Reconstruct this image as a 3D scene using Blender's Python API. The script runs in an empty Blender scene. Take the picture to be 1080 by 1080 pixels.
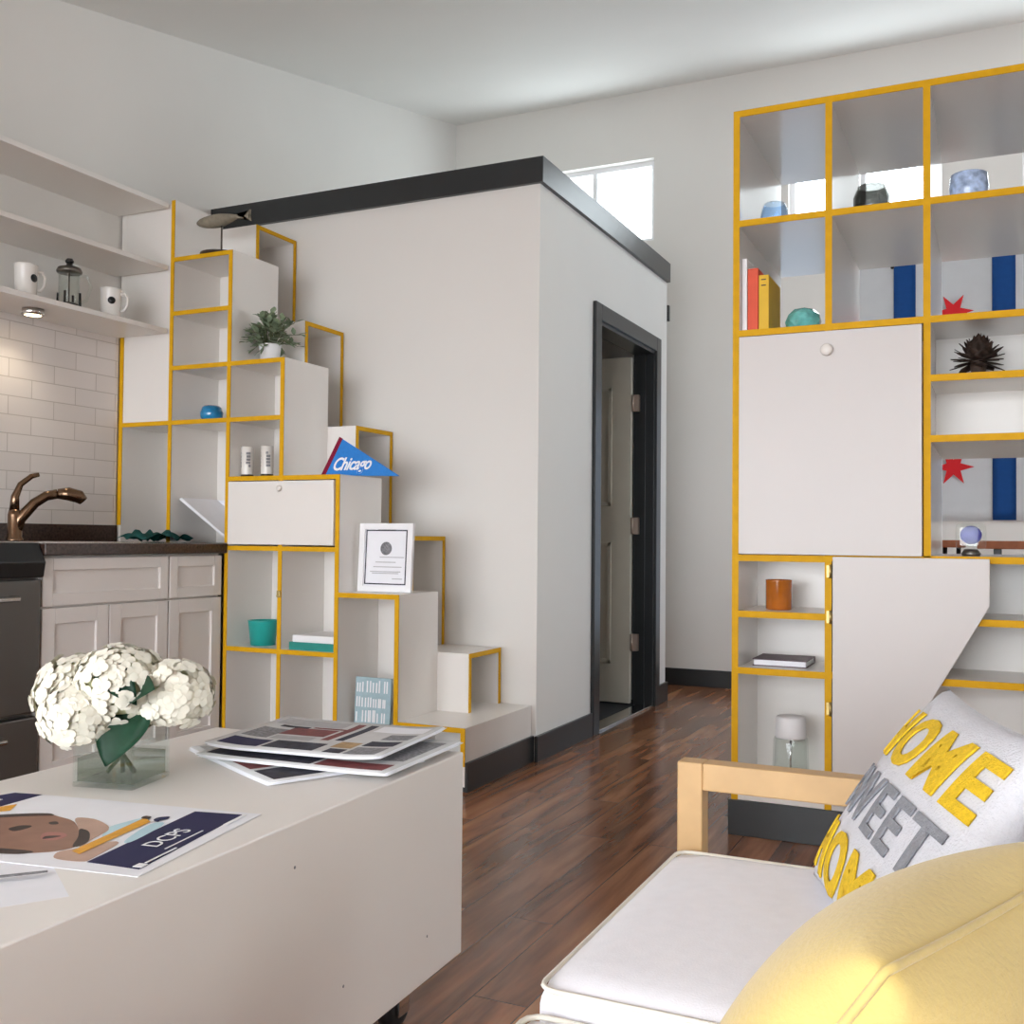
import bpy, bmesh, math, random
from mathutils import Vector, Matrix, Quaternion
PI = math.pi
random.seed(7)
scene = bpy.context.scene
COL = scene.collection

# ------------------------------------------------------------------ materials
def lin(c):
    return tuple(((v/255)/12.92 if v/255 <= .04045 else ((v/255+.055)/1.055)**2.4) for v in c)

def mat(name, rgb, rough=.5, metal=0., var=.04, scale=12., bump=0., bscale=60., spec=.5, trans=0., emit=None, estr=0., coat=0., sheen=0.):
    m = bpy.data.materials.new(name); m.use_nodes = True
    nt = m.node_tree; N = nt.nodes; L = nt.links
    b = N['Principled BSDF']
    tc = N.new('ShaderNodeTexCoord')
    nz = N.new('ShaderNodeTexNoise'); nz.inputs['Scale'].default_value = scale; nz.inputs['Detail'].default_value = 3
    L.new(tc.outputs['Object'], nz.inputs['Vector'])
    rp = N.new('ShaderNodeValToRGB')
    c = lin(rgb)
    rp.color_ramp.elements[0].position = .3; rp.color_ramp.elements[1].position = .7
    rp.color_ramp.elements[0].color = tuple(max(0, v*(1-var)) for v in c)+(1,)
    rp.color_ramp.elements[1].color = tuple(min(1, v*(1+var)) for v in c)+(1,)
    L.new(nz.outputs['Fac'], rp.inputs['Fac'])
    L.new(rp.outputs['Color'], b.inputs['Base Color'])
    b.inputs['Roughness'].default_value = rough; b.inputs['Metallic'].default_value = metal
    b.inputs['Specular IOR Level'].default_value = spec
    b.inputs['Transmission Weight'].default_value = trans
    b.inputs['Coat Weight'].default_value = coat
    b.inputs['Sheen Weight'].default_value = sheen
    if emit:
        b.inputs['Emission Color'].default_value = lin(emit)+(1,); b.inputs['Emission Strength'].default_value = estr
    if bump:
        n2 = N.new('ShaderNodeTexNoise'); n2.inputs['Scale'].default_value = bscale; n2.inputs['Detail'].default_value = 4
        L.new(tc.outputs['Object'], n2.inputs['Vector'])
        bp = N.new('ShaderNodeBump'); bp.inputs['Strength'].default_value = bump; bp.inputs['Distance'].default_value = .004
        L.new(n2.outputs['Fac'], bp.inputs['Height']); L.new(bp.outputs['Normal'], b.inputs['Normal'])
    return m

def thin_glass(name, rgb, ior=1.45, rough=.02, dens=1.0):
    """thin glass: tinted see-through sheet with Fresnel reflection"""
    m = bpy.data.materials.new(name); m.use_nodes = True
    nt = m.node_tree; N = nt.nodes; L = nt.links
    N.remove(N['Principled BSDF'])
    t = N.new('ShaderNodeBsdfTransparent'); t.inputs['Color'].default_value = lin(rgb)+(1,)
    g = N.new('ShaderNodeBsdfGlossy'); g.inputs['Roughness'].default_value = rough
    lw = N.new('ShaderNodeLayerWeight'); lw.inputs['Blend'].default_value = .5
    pw = N.new('ShaderNodeMath'); pw.operation = 'POWER'; pw.inputs[1].default_value = 3.5
    f0 = ((ior-1)/(ior+1))**2
    mr = N.new('ShaderNodeMath'); mr.operation = 'MULTIPLY_ADD'; mr.inputs[1].default_value = .55; mr.inputs[2].default_value = f0
    L.new(lw.outputs['Facing'], pw.inputs[0]); L.new(pw.outputs[0], mr.inputs[0])
    mx = N.new('ShaderNodeMixShader')
    L.new(mr.outputs[0], mx.inputs[0]); L.new(t.outputs[0], mx.inputs[1]); L.new(g.outputs[0], mx.inputs[2])
    L.new(mx.outputs[0], N['Material Output'].inputs['Surface'])
    return m

M = {}
M['wall'] = mat('wall_paint', (226, 223, 218), .75, var=.012, scale=2, bump=.05, bscale=220)
M['ceil'] = mat('ceiling_paint', (232, 231, 228), .8, var=.01, scale=2, bump=.05, bscale=200)
M['lam'] = mat('white_laminate', (232, 228, 223), .32, var=.01, scale=3)
M['gloss'] = mat('glossy_white_laminate', (230, 228, 225), .17, var=.01, scale=3)
M['panel'] = mat('white_panel', (207, 202, 199), .42, var=.012, scale=3)
M['yellow'] = mat('yellow_edge_paint', (216, 164, 18), .6, var=.05, scale=30, spec=.2)
M['trim'] = mat('charcoal_trim_paint', (42, 44, 45), .3, var=.06, scale=8, bump=.03, bscale=90)
M['cab'] = mat('cabinet_paint', (228, 223, 219), .38, var=.012, scale=4)
M['stone'] = mat('dark_stone_counter', (62, 46, 40), .22, var=.45, scale=90)
M['black'] = mat('black_plastic', (18, 18, 19), .3, var=.1)
M['rubber'] = mat('black_rubber', (22, 22, 23), .6, var=.1)
M['steel'] = mat('brushed_steel', (120, 116, 110), .35, metal=.9, var=.06, scale=40)
M['slate'] = mat('slate_steel', (104, 100, 96), .38, metal=.75, var=.04, scale=5)
M['chrome'] = mat('chrome', (215, 213, 210), .12, metal=1, var=.02)
M['bronze'] = mat('bronze_metal', (122, 98, 78), .22, metal=1, var=.12, scale=20)
M['brass'] = mat('brass_metal', (196, 172, 112), .45, metal=1, var=.05)
M['nickel'] = mat('nickel_hinge', (190, 172, 158), .4, metal=.7, var=.05)
M['birch'] = mat('birch_wood', (196, 160, 112), .45, var=.08, scale=14)
M['linen'] = mat('white_linen', (242, 242, 248), .9, var=.02, scale=40, bump=.15, bscale=350, sheen=.2)
M['piping'] = mat('cream_piping', (232, 228, 216), .9, var=.03)
M['pillow_y'] = mat('yellow_cotton', (216, 190, 116), .92, var=.05, scale=9, bump=.25, bscale=160, sheen=.3)
M['pillow_w'] = mat('white_knit', (216, 217, 223), .95, var=.03, scale=60, bump=.6, bscale=260)
M['knit_y'] = mat('yellow_knit', (230, 190, 36), .95, var=.12, scale=120, bump=.7, bscale=300)
M['knit_g'] = mat('grey_knit', (142, 144, 150), .95, var=.12, scale=120, bump=.7, bscale=300)
M['porcelain'] = mat('white_porcelain', (228, 224, 218), .25, var=.02)
M['paper'] = mat('white_paper', (236, 237, 242), .6, var=.015, scale=20)
M['news'] = mat('newsprint', (206, 206, 206), .8, var=.05, scale=30)
M['ink'] = mat('dark_ink', (46, 46, 60), .7, var=.6, scale=50)
M['inkgrey'] = mat('grey_ink', (134, 134, 138), .7, var=.4, scale=130)
M['inkmid'] = mat('pale_ink', (176, 176, 178), .7, var=.08, scale=80)
M['inkred'] = mat('red_ink', (122, 58, 60), .6, var=.3, scale=60)
M['inktan'] = mat('tan_ink', (176, 146, 104), .6, var=.3, scale=60)
M['navy'] = mat('navy_print', (22, 22, 72), .65, var=.06)
M['orange'] = mat('orange_print', (226, 164, 46), .5, var=.14, scale=60)
M['skin'] = mat('brown_skin_print', (146, 108, 90), .5, var=.1, scale=26)
M['skinlight'] = mat('light_skin_print', (190, 158, 140), .5, var=.08, scale=26)
M['skindark'] = mat('dark_hair_print', (58, 42, 38), .5, var=.2, scale=40)
M['lips'] = mat('lip_print', (168, 112, 104), .5, var=.06)
M['skyprint'] = mat('pale_blue_print', (186, 218, 228), .5, var=.06)
M['white'] = mat('plain_white', (240, 240, 242), .6, var=.01)
M['water'] = thin_glass('cloudy_water', (220, 224, 218), 1.33)
M['glass'] = thin_glass('clear_glass', (250, 252, 251), 1.45)
M['pane'] = thin_glass('window_glass', (246, 250, 252), 1.3)
M['tinted'] = thin_glass('light_dimming_glass', (158, 164, 172), 1.3)  # grey tint added to dim the daylight through the narrow far window
M['petal'] = mat('cream_petal', (226, 222, 206), .7, var=.05, scale=30, sheen=.2)
M['petal_c'] = mat('green_petal', (222, 222, 178), .7, var=.06, scale=30)
M['leafdark'] = mat('dark_green_leaf', (38, 82, 58), .5, var=.2, scale=30)
M['leaf'] = mat('grey_green_leaf', (128, 144, 116), .6, var=.4, scale=40)
M['stem'] = mat('green_stem', (96, 104, 72), .7, var=.1)
M['pot'] = mat('white_pot', (232, 231, 232), .4, var=.01)
M['teal'] = mat('teal_glaze', (40, 168, 160), .3, var=.05)
M['tealcloth'] = mat('teal_cloth', (42, 112, 110), .9, var=.3, scale=30)
M['tealbook'] = mat('teal_book_cover', (36, 138, 128), .5, var=.05)
M['blueglass'] = thin_glass('blue_glass', (20, 130, 190), 1.5)
M['bluebody'] = mat('blue_glass_body', (26, 128, 180), .12, var=.3, scale=25, coat=.6)
M['paleblueglass'] = thin_glass('pale_blue_glass', (226, 238, 250), 1.5)
M['greyglass'] = thin_glass('smoke_grey_glass', (164, 164, 162), 1.5)
M['mottled'] = mat('mottled_blue_glass', (170, 190, 226), .15, var=.38, scale=42, coat=.5)
M['cobalt'] = mat('cobalt_glass', (18, 30, 150), .35, var=.2, scale=30, spec=.3)
M['cutteal'] = mat('cut_teal_glass', (104, 182, 178), .08, var=.35, scale=28, coat=.8)
M['amber'] = mat('amber_glass', (176, 98, 22), .12, var=.16, scale=14, coat=.8)
M['redbook'] = mat('red_orange_cloth', (222, 84, 54), .6, var=.06)
M['ybook'] = mat('yellow_book_cloth', (222, 178, 40), .6, var=.06)
M['plum'] = mat('plum_cover', (82, 56, 66), .5, var=.1)
M['cone'] = mat('brown_cone_scale', (74, 56, 46), .7, var=.35, scale=50)
M['blue'] = mat('flag_blue', (36, 98, 178), .85, var=.04, scale=30)
M['flagwhite'] = mat('flag_white', (242, 243, 245), .9, var=.012, scale=14)
M['red'] = mat('flag_red', (206, 22, 32), .8, var=.05)
M['felt'] = mat('blue_felt', (48, 128, 208), .95, var=.05, scale=60)
M['maroon'] = mat('maroon_felt', (128, 12, 48), .95, var=.08, scale=60)
M['driftwood'] = mat('grey_driftwood', (136, 128, 112), .8, var=.25, scale=25)
M['wire'] = mat('dark_wire', (84, 74, 66), .4, metal=.6)
M['signblue'] = mat('pale_teal_print', (164, 190, 199), .7, var=.1, scale=30)
M['tabletop'] = mat('orange_brown_wood', (158, 92, 56), .5, var=.15, scale=20)
M['door'] = mat('door_paint', (206, 200, 184), .5, var=.02)
M['bathfloor'] = mat('dark_bath_floor', (38, 38, 42), .65, var=.1)
M['lamp'] = mat('lamp_glow', (255, 236, 200), .4, emit=(255, 226, 176), estr=14)

def floor_mat():
    m = bpy.data.materials.new('dark_plank_floor'); m.use_nodes = True
    nt = m.node_tree; N = nt.nodes; L = nt.links; b = N['Principled BSDF']
    tc = N.new('ShaderNodeTexCoord'); sp = N.new('ShaderNodeSeparateXYZ'); L.new(tc.outputs['Object'], sp.inputs[0])
    cb = N.new('ShaderNodeCombineXYZ'); L.new(sp.outputs['Y'], cb.inputs['X']); L.new(sp.outputs['X'], cb.inputs['Y'])
    br = N.new('ShaderNodeTexBrick'); br.offset = .37
    br.inputs['Scale'].default_value = 1; br.inputs['Brick Width'].default_value = 1.25; br.inputs['Row Height'].default_value = .13
    br.inputs['Mortar Size'].default_value = .0018; br.inputs['Mortar Smooth'].default_value = .3; br.inputs['Bias'].default_value = 0
    br.inputs['Color1'].default_value = (.1, .1, .1, 1); br.inputs['Color2'].default_value = (.9, .9, .9, 1); br.inputs['Mortar'].default_value = (0, 0, 0, 1)
    L.new(cb.outputs[0], br.inputs['Vector'])
    mp = N.new('ShaderNodeMapping'); mp.inputs['Scale'].default_value = (9, .85, 1); L.new(tc.outputs['Object'], mp.inputs['Vector'])
    # each plank has its own grain: shift by its brick tone
    ad = N.new('ShaderNodeVectorMath'); ad.operation = 'ADD'; L.new(mp.outputs[0], ad.inputs[0])
    cm = N.new('ShaderNodeCombineXYZ'); ml = N.new('ShaderNodeMath'); ml.operation = 'MULTIPLY'; ml.inputs[1].default_value = 7
    L.new(br.outputs['Color'], ml.inputs[0]); L.new(ml.outputs[0], cm.inputs['Z']); L.new(cm.outputs[0], ad.inputs[1])
    nz = N.new('ShaderNodeTexNoise'); nz.inputs['Scale'].default_value = 1.3; nz.inputs['Detail'].default_value = 6; nz.inputs['Roughness'].default_value = .55; nz.inputs['Distortion'].default_value = .35
    L.new(ad.outputs[0], nz.inputs['Vector'])
    rp = N.new('ShaderNodeValToRGB'); E = rp.color_ramp.elements
    E[0].position = .3; E[0].color = lin((84, 53, 38))+(1,)
    E[1].position = .72; E[1].color = lin((190, 140, 102))+(1,)
    e = E.new(.5); e.color = lin((148, 99, 69))+(1,)
    L.new(nz.outputs['Fac'], rp.inputs['Fac'])
    mx = N.new('ShaderNodeMix'); mx.data_type = 'RGBA'; mx.blend_type = 'MULTIPLY'; mx.inputs['Factor'].default_value = 1
    rr = N.new('ShaderNodeValToRGB'); rr.color_ramp.elements[0].position = 0; rr.color_ramp.elements[0].color = (.12, .1, .1, 1)
    rr.color_ramp.elements[1].position = .9; rr.color_ramp.elements[1].color = (1.1, 1.05, 1, 1)
    e2 = rr.color_ramp.elements.new(.08); e2.color = (.72, .7, .7, 1)
    L.new(br.outputs['Color'], rr.inputs['Fac'])
    L.new(rp.outputs['Color'], mx.inputs['A']); L.new(rr.outputs['Color'], mx.inputs['B']); L.new(mx.outputs['Result'], b.inputs['Base Color'])
    rm = N.new('ShaderNodeMapRange'); rm.inputs['To Min'].default_value = .17; rm.inputs['To Max'].default_value = .27; b.inputs['Specular IOR Level'].default_value = .5
    L.new(nz.outputs['Fac'], rm.inputs['Value']); L.new(rm.outputs[0], b.inputs['Roughness'])
    bp = N.new('ShaderNodeBump'); bp.inputs['Strength'].default_value = .06; bp.inputs['Distance'].default_value = .003
    L.new(nz.outputs['Fac'], bp.inputs['Height']); L.new(bp.outputs['Normal'], b.inputs['Normal'])
    return m
M['floor'] = floor_mat()

def tile_mat():
    m = bpy.data.materials.new('white_subway_tile'); m.use_nodes = True
    nt = m.node_tree; N = nt.nodes; L = nt.links; b = N['Principled BSDF']
    tc = N.new('ShaderNodeTexCoord'); sp = N.new('ShaderNodeSeparateXYZ'); L.new(tc.outputs['Object'], sp.inputs[0])
    cb = N.new('ShaderNodeCombineXYZ'); L.new(sp.outputs['Y'], cb.inputs['X']); L.new(sp.outputs['Z'], cb.inputs['Y'])
    br = N.new('ShaderNodeTexBrick'); br.offset = .5
    br.inputs['Scale'].default_value = 1; br.inputs['Brick Width'].default_value = .232; br.inputs['Row Height'].default_value = .079
    br.inputs['Mortar Size'].default_value = .0022; br.inputs['Mortar Smooth'].default_value = .4
    br.inputs['Color1'].default_value = lin((226, 220, 216))+(1,); br.inputs['Color2'].default_value = lin((218, 212, 208))+(1,)
    br.inputs['Mortar'].default_value = lin((190, 182, 176))+(1,)
    L.new(cb.outputs[0], br.inputs['Vector']); L.new(br.outputs['Color'], b.inputs['Base Color'])
    b.inputs['Roughness'].default_value = .22
    bp = N.new('ShaderNodeBump'); bp.invert = True; bp.inputs['Strength'].default_value = .4; bp.inputs['Distance'].default_value = .002
    L.new(br.outputs['Fac'], bp.inputs['Height']); L.new(bp.outputs['Normal'], b.inputs['Normal'])
    return m
M['tile'] = tile_mat()

# ------------------------------------------------------------------ mesh helpers
class B:
    def __init__(s): s.bm = bmesh.new()
    def box(s, x0, x1, y0, y1, z0, z1, bev=0., seg=2, mtx=None):
        t = bmesh.new()
        v = [t.verts.new((x, y, z)) for x in (x0, x1) for y in (y0, y1) for z in (z0, z1)]
        for f in ((0, 1, 3, 2), (4, 6, 7, 5), (0, 4, 5, 1), (2, 3, 7, 6), (0, 2, 6, 4), (1, 5, 7, 3)): t.faces.new([v[i] for i in f])
        if bev: bmesh.ops.bevel(t, geom=t.edges[:], offset=bev, segments=seg, affect='EDGES', profile=.5)
        return s.add(t, mtx)
    def add(s, t, mtx=None, smooth=False):
        if mtx is not None: bmesh.ops.transform(t, matrix=mtx, verts=t.verts[:])
        if smooth:
            for f in t.faces: f.smooth = True
        bmesh.ops.recalc_face_normals(t, faces=t.faces[:])
        me = bpy.data.meshes.new('tmp'); t.to_mesh(me); t.free(); s.bm.from_mesh(me); bpy.data.meshes.remove(me); return s
    def prism(s, pts, a, lo, hi, bev=0., mtx=None):
        """polygon pts (2-D) extruded along axis a from lo to hi"""
        t = bmesh.new()
        def P(p, h): return {'x': (h, p[0], p[1]), 'y': (p[0], h, p[1]), 'z': (p[0], p[1], h)}[a]
        A = [t.verts.new(P(p, lo)) for p in pts]; C = [t.verts.new(P(p, hi)) for p in pts]
        t.faces.new(A); t.faces.new(C[::-1]); n = len(pts)
        for i in range(n): t.faces.new((A[i], A[(i+1) % n], C[(i+1) % n], C[i]))
        bmesh.ops.recalc_face_normals(t, faces=t.faces[:])
        if bev: bmesh.ops.bevel(t, geom=t.edges[:], offset=bev, segments=2, affect='EDGES', profile=.5)
        return s.add(t, mtx)
    def lathe(s, prof, n=32, c=(0, 0, 0), mtx=None, cap=True, smooth=True):
        """profile [(r, z)...] turned about z"""
        t = bmesh.new(); rings = []
        for r, z in prof:
            if r < 1e-6: rings.append([t.verts.new((c[0], c[1], c[2]+z))])
            else: rings.append([t.verts.new((c[0]+r*math.cos(2*PI*k/n), c[1]+r*math.sin(2*PI*k/n), c[2]+z)) for k in range(n)])
        for a, b in zip(rings, rings[1:]):
            for k in range(n):
                k2 = (k+1) % n
                if len(a) == 1 and len(b) == 1: continue
                if len(a) == 1: t.faces.new((a[0], b[k], b[k2]))
                elif len(b) == 1: t.faces.new((a[k], b[0], a[k2]))
                else: t.faces.new((a[k], b[k], b[k2], a[k2]))
        if cap:
            for r in (rings[0], rings[-1]):
                if len(r) > 2: t.faces.new(r)
        return s.add(t, mtx, smooth)
    def tube(s, pts, r, n=10, closed=False):
        P = [Vector(p) for p in pts]; m = len(P); R = r if isinstance(r, (list, tuple)) else [r]*m
        t = bmesh.new(); rings = []; up = None
        for i, p in enumerate(P):
            if closed: d = P[(i+1) % m]-P[i-1]
            else: d = P[min(i+1, m-1)]-P[max(i-1, 0)]
            d.normalize()
            if up is None: up = Vector((0, 0, 1)) if abs(d.z) < .9 else Vector((1, 0, 0))
            a = d.cross(up)
            if a.length < 1e-4: a = d.cross(Vector((0, 1, .1)))
            a.normalize(); b = a.cross(d).normalized(); up = b
            rings.append([t.verts.new(p+R[i]*(a*math.cos(2*PI*k/n)+b*math.sin(2*PI*k/n))) for k in range(n)])
        pr = list(zip(rings, rings[1:]))
        if closed: pr.append((rings[-1], rings[0]))
        for a, b in pr:
            for k in range(n): t.faces.new((a[k], a[(k+1) % n], b[(k+1) % n], b[k]))
        if not closed: t.faces.new(rings[0]); t.faces.new(rings[-1])
        return s.add(t, None, True)
    def ball(s, c, rx, ry, rz, seg=20, mtx=None):
        t = bmesh.new(); bmesh.ops.create_uvsphere(t, u_segments=seg, v_segments=seg//2, radius=1)
        bmesh.ops.transform(t, matrix=Matrix.Translation(c) @ Matrix.Diagonal((rx, ry, rz, 1)), verts=t.verts[:])
        return s.add(t, mtx, True)
    def quad(s, a, b, c, d):
        t = bmesh.new(); t.faces.new([t.verts.new(p) for p in (a, b, c, d)])
        me = bpy.data.meshes.new('tmp'); t.to_mesh(me); t.free(); s.bm.from_mesh(me); bpy.data.meshes.remove(me); return s

def basis(o):
    m = Matrix.Identity(4); ch = []
    while o is not None: ch.append(o); o = o.parent
    for q in reversed(ch):
        m = m @ (Matrix.LocRotScale(q.location, q.rotation_euler, q.scale))
    return m

def obj(name, b, m, parent=None, label=None, world=True):
    """link a mesh as ONE object; geometry is given in world space and made local to the parent"""
    bm = b.bm if isinstance(b, B) else b
    if parent is not None and world:
        bmesh.ops.transform(bm, matrix=basis(parent).inverted(), verts=bm.verts[:])
    me = bpy.data.meshes.new(name); bm.to_mesh(me); bm.free()
    for x in (m if isinstance(m, (list, tuple)) else [m]): me.materials.append(x)
    o = bpy.data.objects.new(name, me); COL.objects.link(o)
    if parent is not None: o.parent = parent
    if label: o['label'] = label
    return o

def recentre(o, p):
    """put a top-level mesh's origin at p (its base)"""
    o.data.transform(Matrix.Translation(-Vector(p))); o.location = p
    return o

def tag(o, label, cat, group=None, kind=None):
    o['label'] = label; o['category'] = cat
    if group: o['group'] = group
    if kind: o['kind'] = kind
    return o

def thing(name, label, cat, loc=(0, 0, 0), rz=0, group=None):
    o = bpy.data.objects.new(name, None); COL.objects.link(o); o.empty_display_size = .1
    o.location = loc; o.rotation_euler = (0, 0, rz)
    return tag(o, label, cat, group)

def solo(name, b, m, label, cat, base, group=None):
    return tag(recentre(obj(name, b, m), base), label, cat, group)

def struct(name, b, m, parent=None, label=None, cat=None):
    o = obj(name, b, m, parent)
    if parent is None:
        o['kind'] = 'structure'; o['label'] = label or name.replace('_', ' '); o['category'] = cat or name.split('_')[0]
    return o

def copy_tree(o, parent=None):
    c = o.copy(); COL.objects.link(c)
    if parent is not None: c.parent = parent
    for ch in [x for x in list(COL.objects) if x.parent == o]: copy_tree(ch, c)
    return c

def frame(o, x, y, z=None):
    """4x4 from an origin and two axes"""
    x = Vector(x).normalized(); y = Vector(y); y = (y-x*y.dot(x)).normalized(); z = x.cross(y)
    m = Matrix((x, y, z)).transposed().to_4x4(); m.translation = o
    return m

def text_bm(s, size, extr=.001, shear=0., bold=0., space=1.):
    cu = bpy.data.curves.new('txt', 'FONT'); cu.body = s; cu.size = size; cu.extrude = extr; cu.shear = shear; cu.offset = bold; cu.space_character = space
    cu.align_x = 'CENTER'; cu.align_y = 'CENTER'; cu.resolution_u = 4; cu.fill_mode = 'BOTH'
    o = bpy.data.objects.new('txt', cu); COL.objects.link(o)
    dg = bpy.context.evaluated_depsgraph_get(); me = bpy.data.meshes.new_from_object(o.evaluated_get(dg))
    bm = bmesh.new(); bm.from_mesh(me)
    bpy.data.objects.remove(o); bpy.data.curves.remove(cu); bpy.data.meshes.remove(me)
    bmesh.ops.remove_doubles(bm, verts=bm.verts[:], dist=1e-5)
    return bm

def gridcut(bm, step):
    xs = [v.co.x for v in bm.verts]; ys = [v.co.y for v in bm.verts]
    for ax, lo, hi in ((0, min(xs), max(xs)), (1, min(ys), max(ys))):
        n = int((hi-lo)/step)
        for i in range(1, n+1):
            p = [0, 0, 0]; q = [0, 0, 0]; p[ax] = lo+i*step; q[ax] = 1
            bmesh.ops.bisect_plane(bm, geom=bm.verts[:]+bm.edges[:]+bm.faces[:], plane_co=p, plane_no=q)
    return bm

# ------------------------------------------------------------------ camera (1 m above the floor, looking left of the room's long axis)
cam_d = bpy.data.cameras.new('camera'); cam = bpy.data.objects.new('camera', cam_d); COL.objects.link(cam)
yaw, pit, rol = .439013, .0251980, .00893535
F = Vector((-math.sin(yaw)*math.cos(pit), math.cos(yaw)*math.cos(pit), math.sin(pit)))
Rt = Vector((math.cos(yaw), math.sin(yaw), 0)); Up = Rt.cross(F)
R2 = math.cos(rol)*Rt+math.sin(rol)*Up; U2 = -math.sin(rol)*Rt+math.cos(rol)*Up
mw = Matrix((R2, U2, -F)).transposed().to_4x4(); mw.translation = (0, 0, 1.0)
cam.matrix_world = mw
cam_d.sensor_width = 36; cam_d.lens = 36*1090.98/1080; cam_d.clip_start = .05
scene.camera = cam

# ------------------------------------------------------------------ the room
XL, XR, YB, YF = -3.77, 3.2, -3.4, 6.96
YK = 1.07                      # the sloped ceiling levels out nearer than this
def zc(y): return 4.178+.217*(max(y, YK)-YF)
struct('floor', B().box(XL-.1, XR+.1, YB-.1, YF+.1, -.05, 0), M['floor'])
struct('ceiling', B().prism([(YB-.1, zc(YB)), (YK, zc(YK)), (YF+.1, zc(YF+.1)), (YF+.1, zc(YF+.1)+.08), (YK, zc(YK)+.08), (YB-.1, zc(YB)+.08)], 'x', XL-.1, XR+.1), M['ceil'])

def wall_cells(b, a0, a1, holes, mk, kink=False):
    """rectangles of wall around its openings; mk(lo, hi, z0, z1) adds one"""
    cuts = sorted({a0, a1, *([YK] if kink else []), *[h[0] for h in holes], *[h[1] for h in holes]})
    for lo, hi in zip(cuts, cuts[1:]):
        hs = sorted([h for h in holes if h[0] <= lo+1e-6 and h[1] >= hi-1e-6], key=lambda h: h[2])
        z = 0.
        for h in hs:
            if h[2] > z+1e-6: mk(lo, hi, z, h[2])
            z = h[3]
        mk(lo, hi, z, None)
def wall_y(name, y0, y1, x0, x1, holes, top, m):
    b = B(); wall_cells(b, x0, x1, holes, lambda lo, hi, za, zb: b.box(lo, hi, y0, y1, za, top if zb is None else zb))
    return struct(name, b, m)
def wall_x(name, x0, x1, ya, yb, holes, m, slope=True, top=0):
    b = B()
    def mk(lo, hi, za, zb):
        if zb is None and slope: b.prism([(lo, za), (hi, za), (hi, zc(hi)+.03), (lo, zc(lo)+.03)], 'x', x0, x1)
        else: b.box(x0, x1, lo, hi, za, top if zb is None else zb)
    wall_cells(b, ya, yb, holes, mk, slope); return struct(name, b, m)

WZ0, WZ1 = 3.105, 3.692
W = [(-3.12, -2.185), (-1.255, -.325), (.145, 1.075)]
LW = (-1.5, -1.0, .3, 2.05)
wall_y('wall_far', YF, YF+.16, XL-.1, XR+.1, [(a, b, WZ0, WZ1) for a, b in W]+[LW], zc(YF+.16)+.03, M['wall'])
wall_x('wall_left', XL-.1, XL, YB, YF, [], M['wall'])
RW = [(3.95, 6.5, .75, 2.7)]
wall_x('wall_right', XR, XR+.12, YB, YF, RW, M['wall'])
BW = [(-3.6, 1.0, .1, 2.45)]
wall_y('wall_back', YB-.14, YB, XL-.1, XR+.1, BW, zc(YB)+.03, M['wall'])

def window(n, horiz, a0, a1, z0, z1, d0, mull, label, glass='pane'):
    """frame + mullions + one pane; horiz: the window lies along x, else along y"""
    t = B(); w = .035
    def bx(b, p0, p1, q0, q1, e0, e1):
        if horiz: b.box(p0, p1, d0+e0, d0+e1, q0, q1)
        else: b.box(d0+e0, d0+e1, p0, p1, q0, q1)
    bx(t, a0, a1, z0, z0+w, 0, .06); bx(t, a0, a1, z1-w, z1, 0, .06); bx(t, a0, a0+w, z0+w, z1-w, 0, .06); bx(t, a1-w, a1, z0+w, z1-w, 0, .06)
    for i in range(1, mull+1):
        c = a0+(a1-a0)*i/(mull+1); bx(t, c-w/2, c+w/2, z0+w, z1-w, .005, .055)
    o = struct('window_%d' % n, t, M['white'], label=label, cat='window')
    p = B(); bx(p, a0+w*.5, a1-w*.5, z0+w*.5, z1-w*.5, .028, .032)
    obj('window_pane', p, M[glass], o)
for i, (a, b) in enumerate(W):
    window(i+1, True, a, b, WZ0, WZ1, YF+.06, 1, ['small high window over the loft', 'high far window seen through the two upper left shelf cells', 'high far window at the right edge behind the shelf'][i])
window(4, False, *RW[0], XR+.04, 2, 'window in the right wall behind the bookshelf')
window(6, True, LW[0], LW[1], LW[2], LW[3], YF+.06, 0, 'tall narrow window with added light-dimming pane in the far wall behind the bookshelf', 'tinted')
window(5, True, *BW[0], YB-.1, 3, 'wide window in the wall behind the viewer')

# bathroom block under the loft
PX, PY, PYE, PZ = -1.874, 4.263, 6.25, 2.61
DY0, DY1, DZ = 5.03, 5.99, 2.135           # door opening
wall_y('wall_partition_front', PY, PY+.1, XL, PX, [], PZ, M['wall'])
wall_x('wall_partition_side', PX-.1, PX, PY+.1, PYE, [(DY0, DY1, 0, DZ)], M['wall'], slope=False, top=PZ)
wall_y('wall_partition_rear', PYE-.1, PYE, XL, PX-.1, [], PZ, M['wall'])
struct('ceiling_loft', B().box(XL, PX, PY, PYE, PZ, PZ+.09), M['wall'], label='loft platform above the bathroom block')
struct('floor_bathroom', B().box(XL, PX-.1, PY+.1, PYE-.1, 0, .006), M['bathfloor'], label='dark bathroom floor behind the open door')
t = B().box(XL, PX+.022, PY-.022, PY, PZ, PZ+.117).box(PX, PX+.022, PY, PYE, PZ, PZ+.117)
struct('trim_1', t, M['trim'], label='charcoal fascia board along the loft edge', cat='trim')
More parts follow.
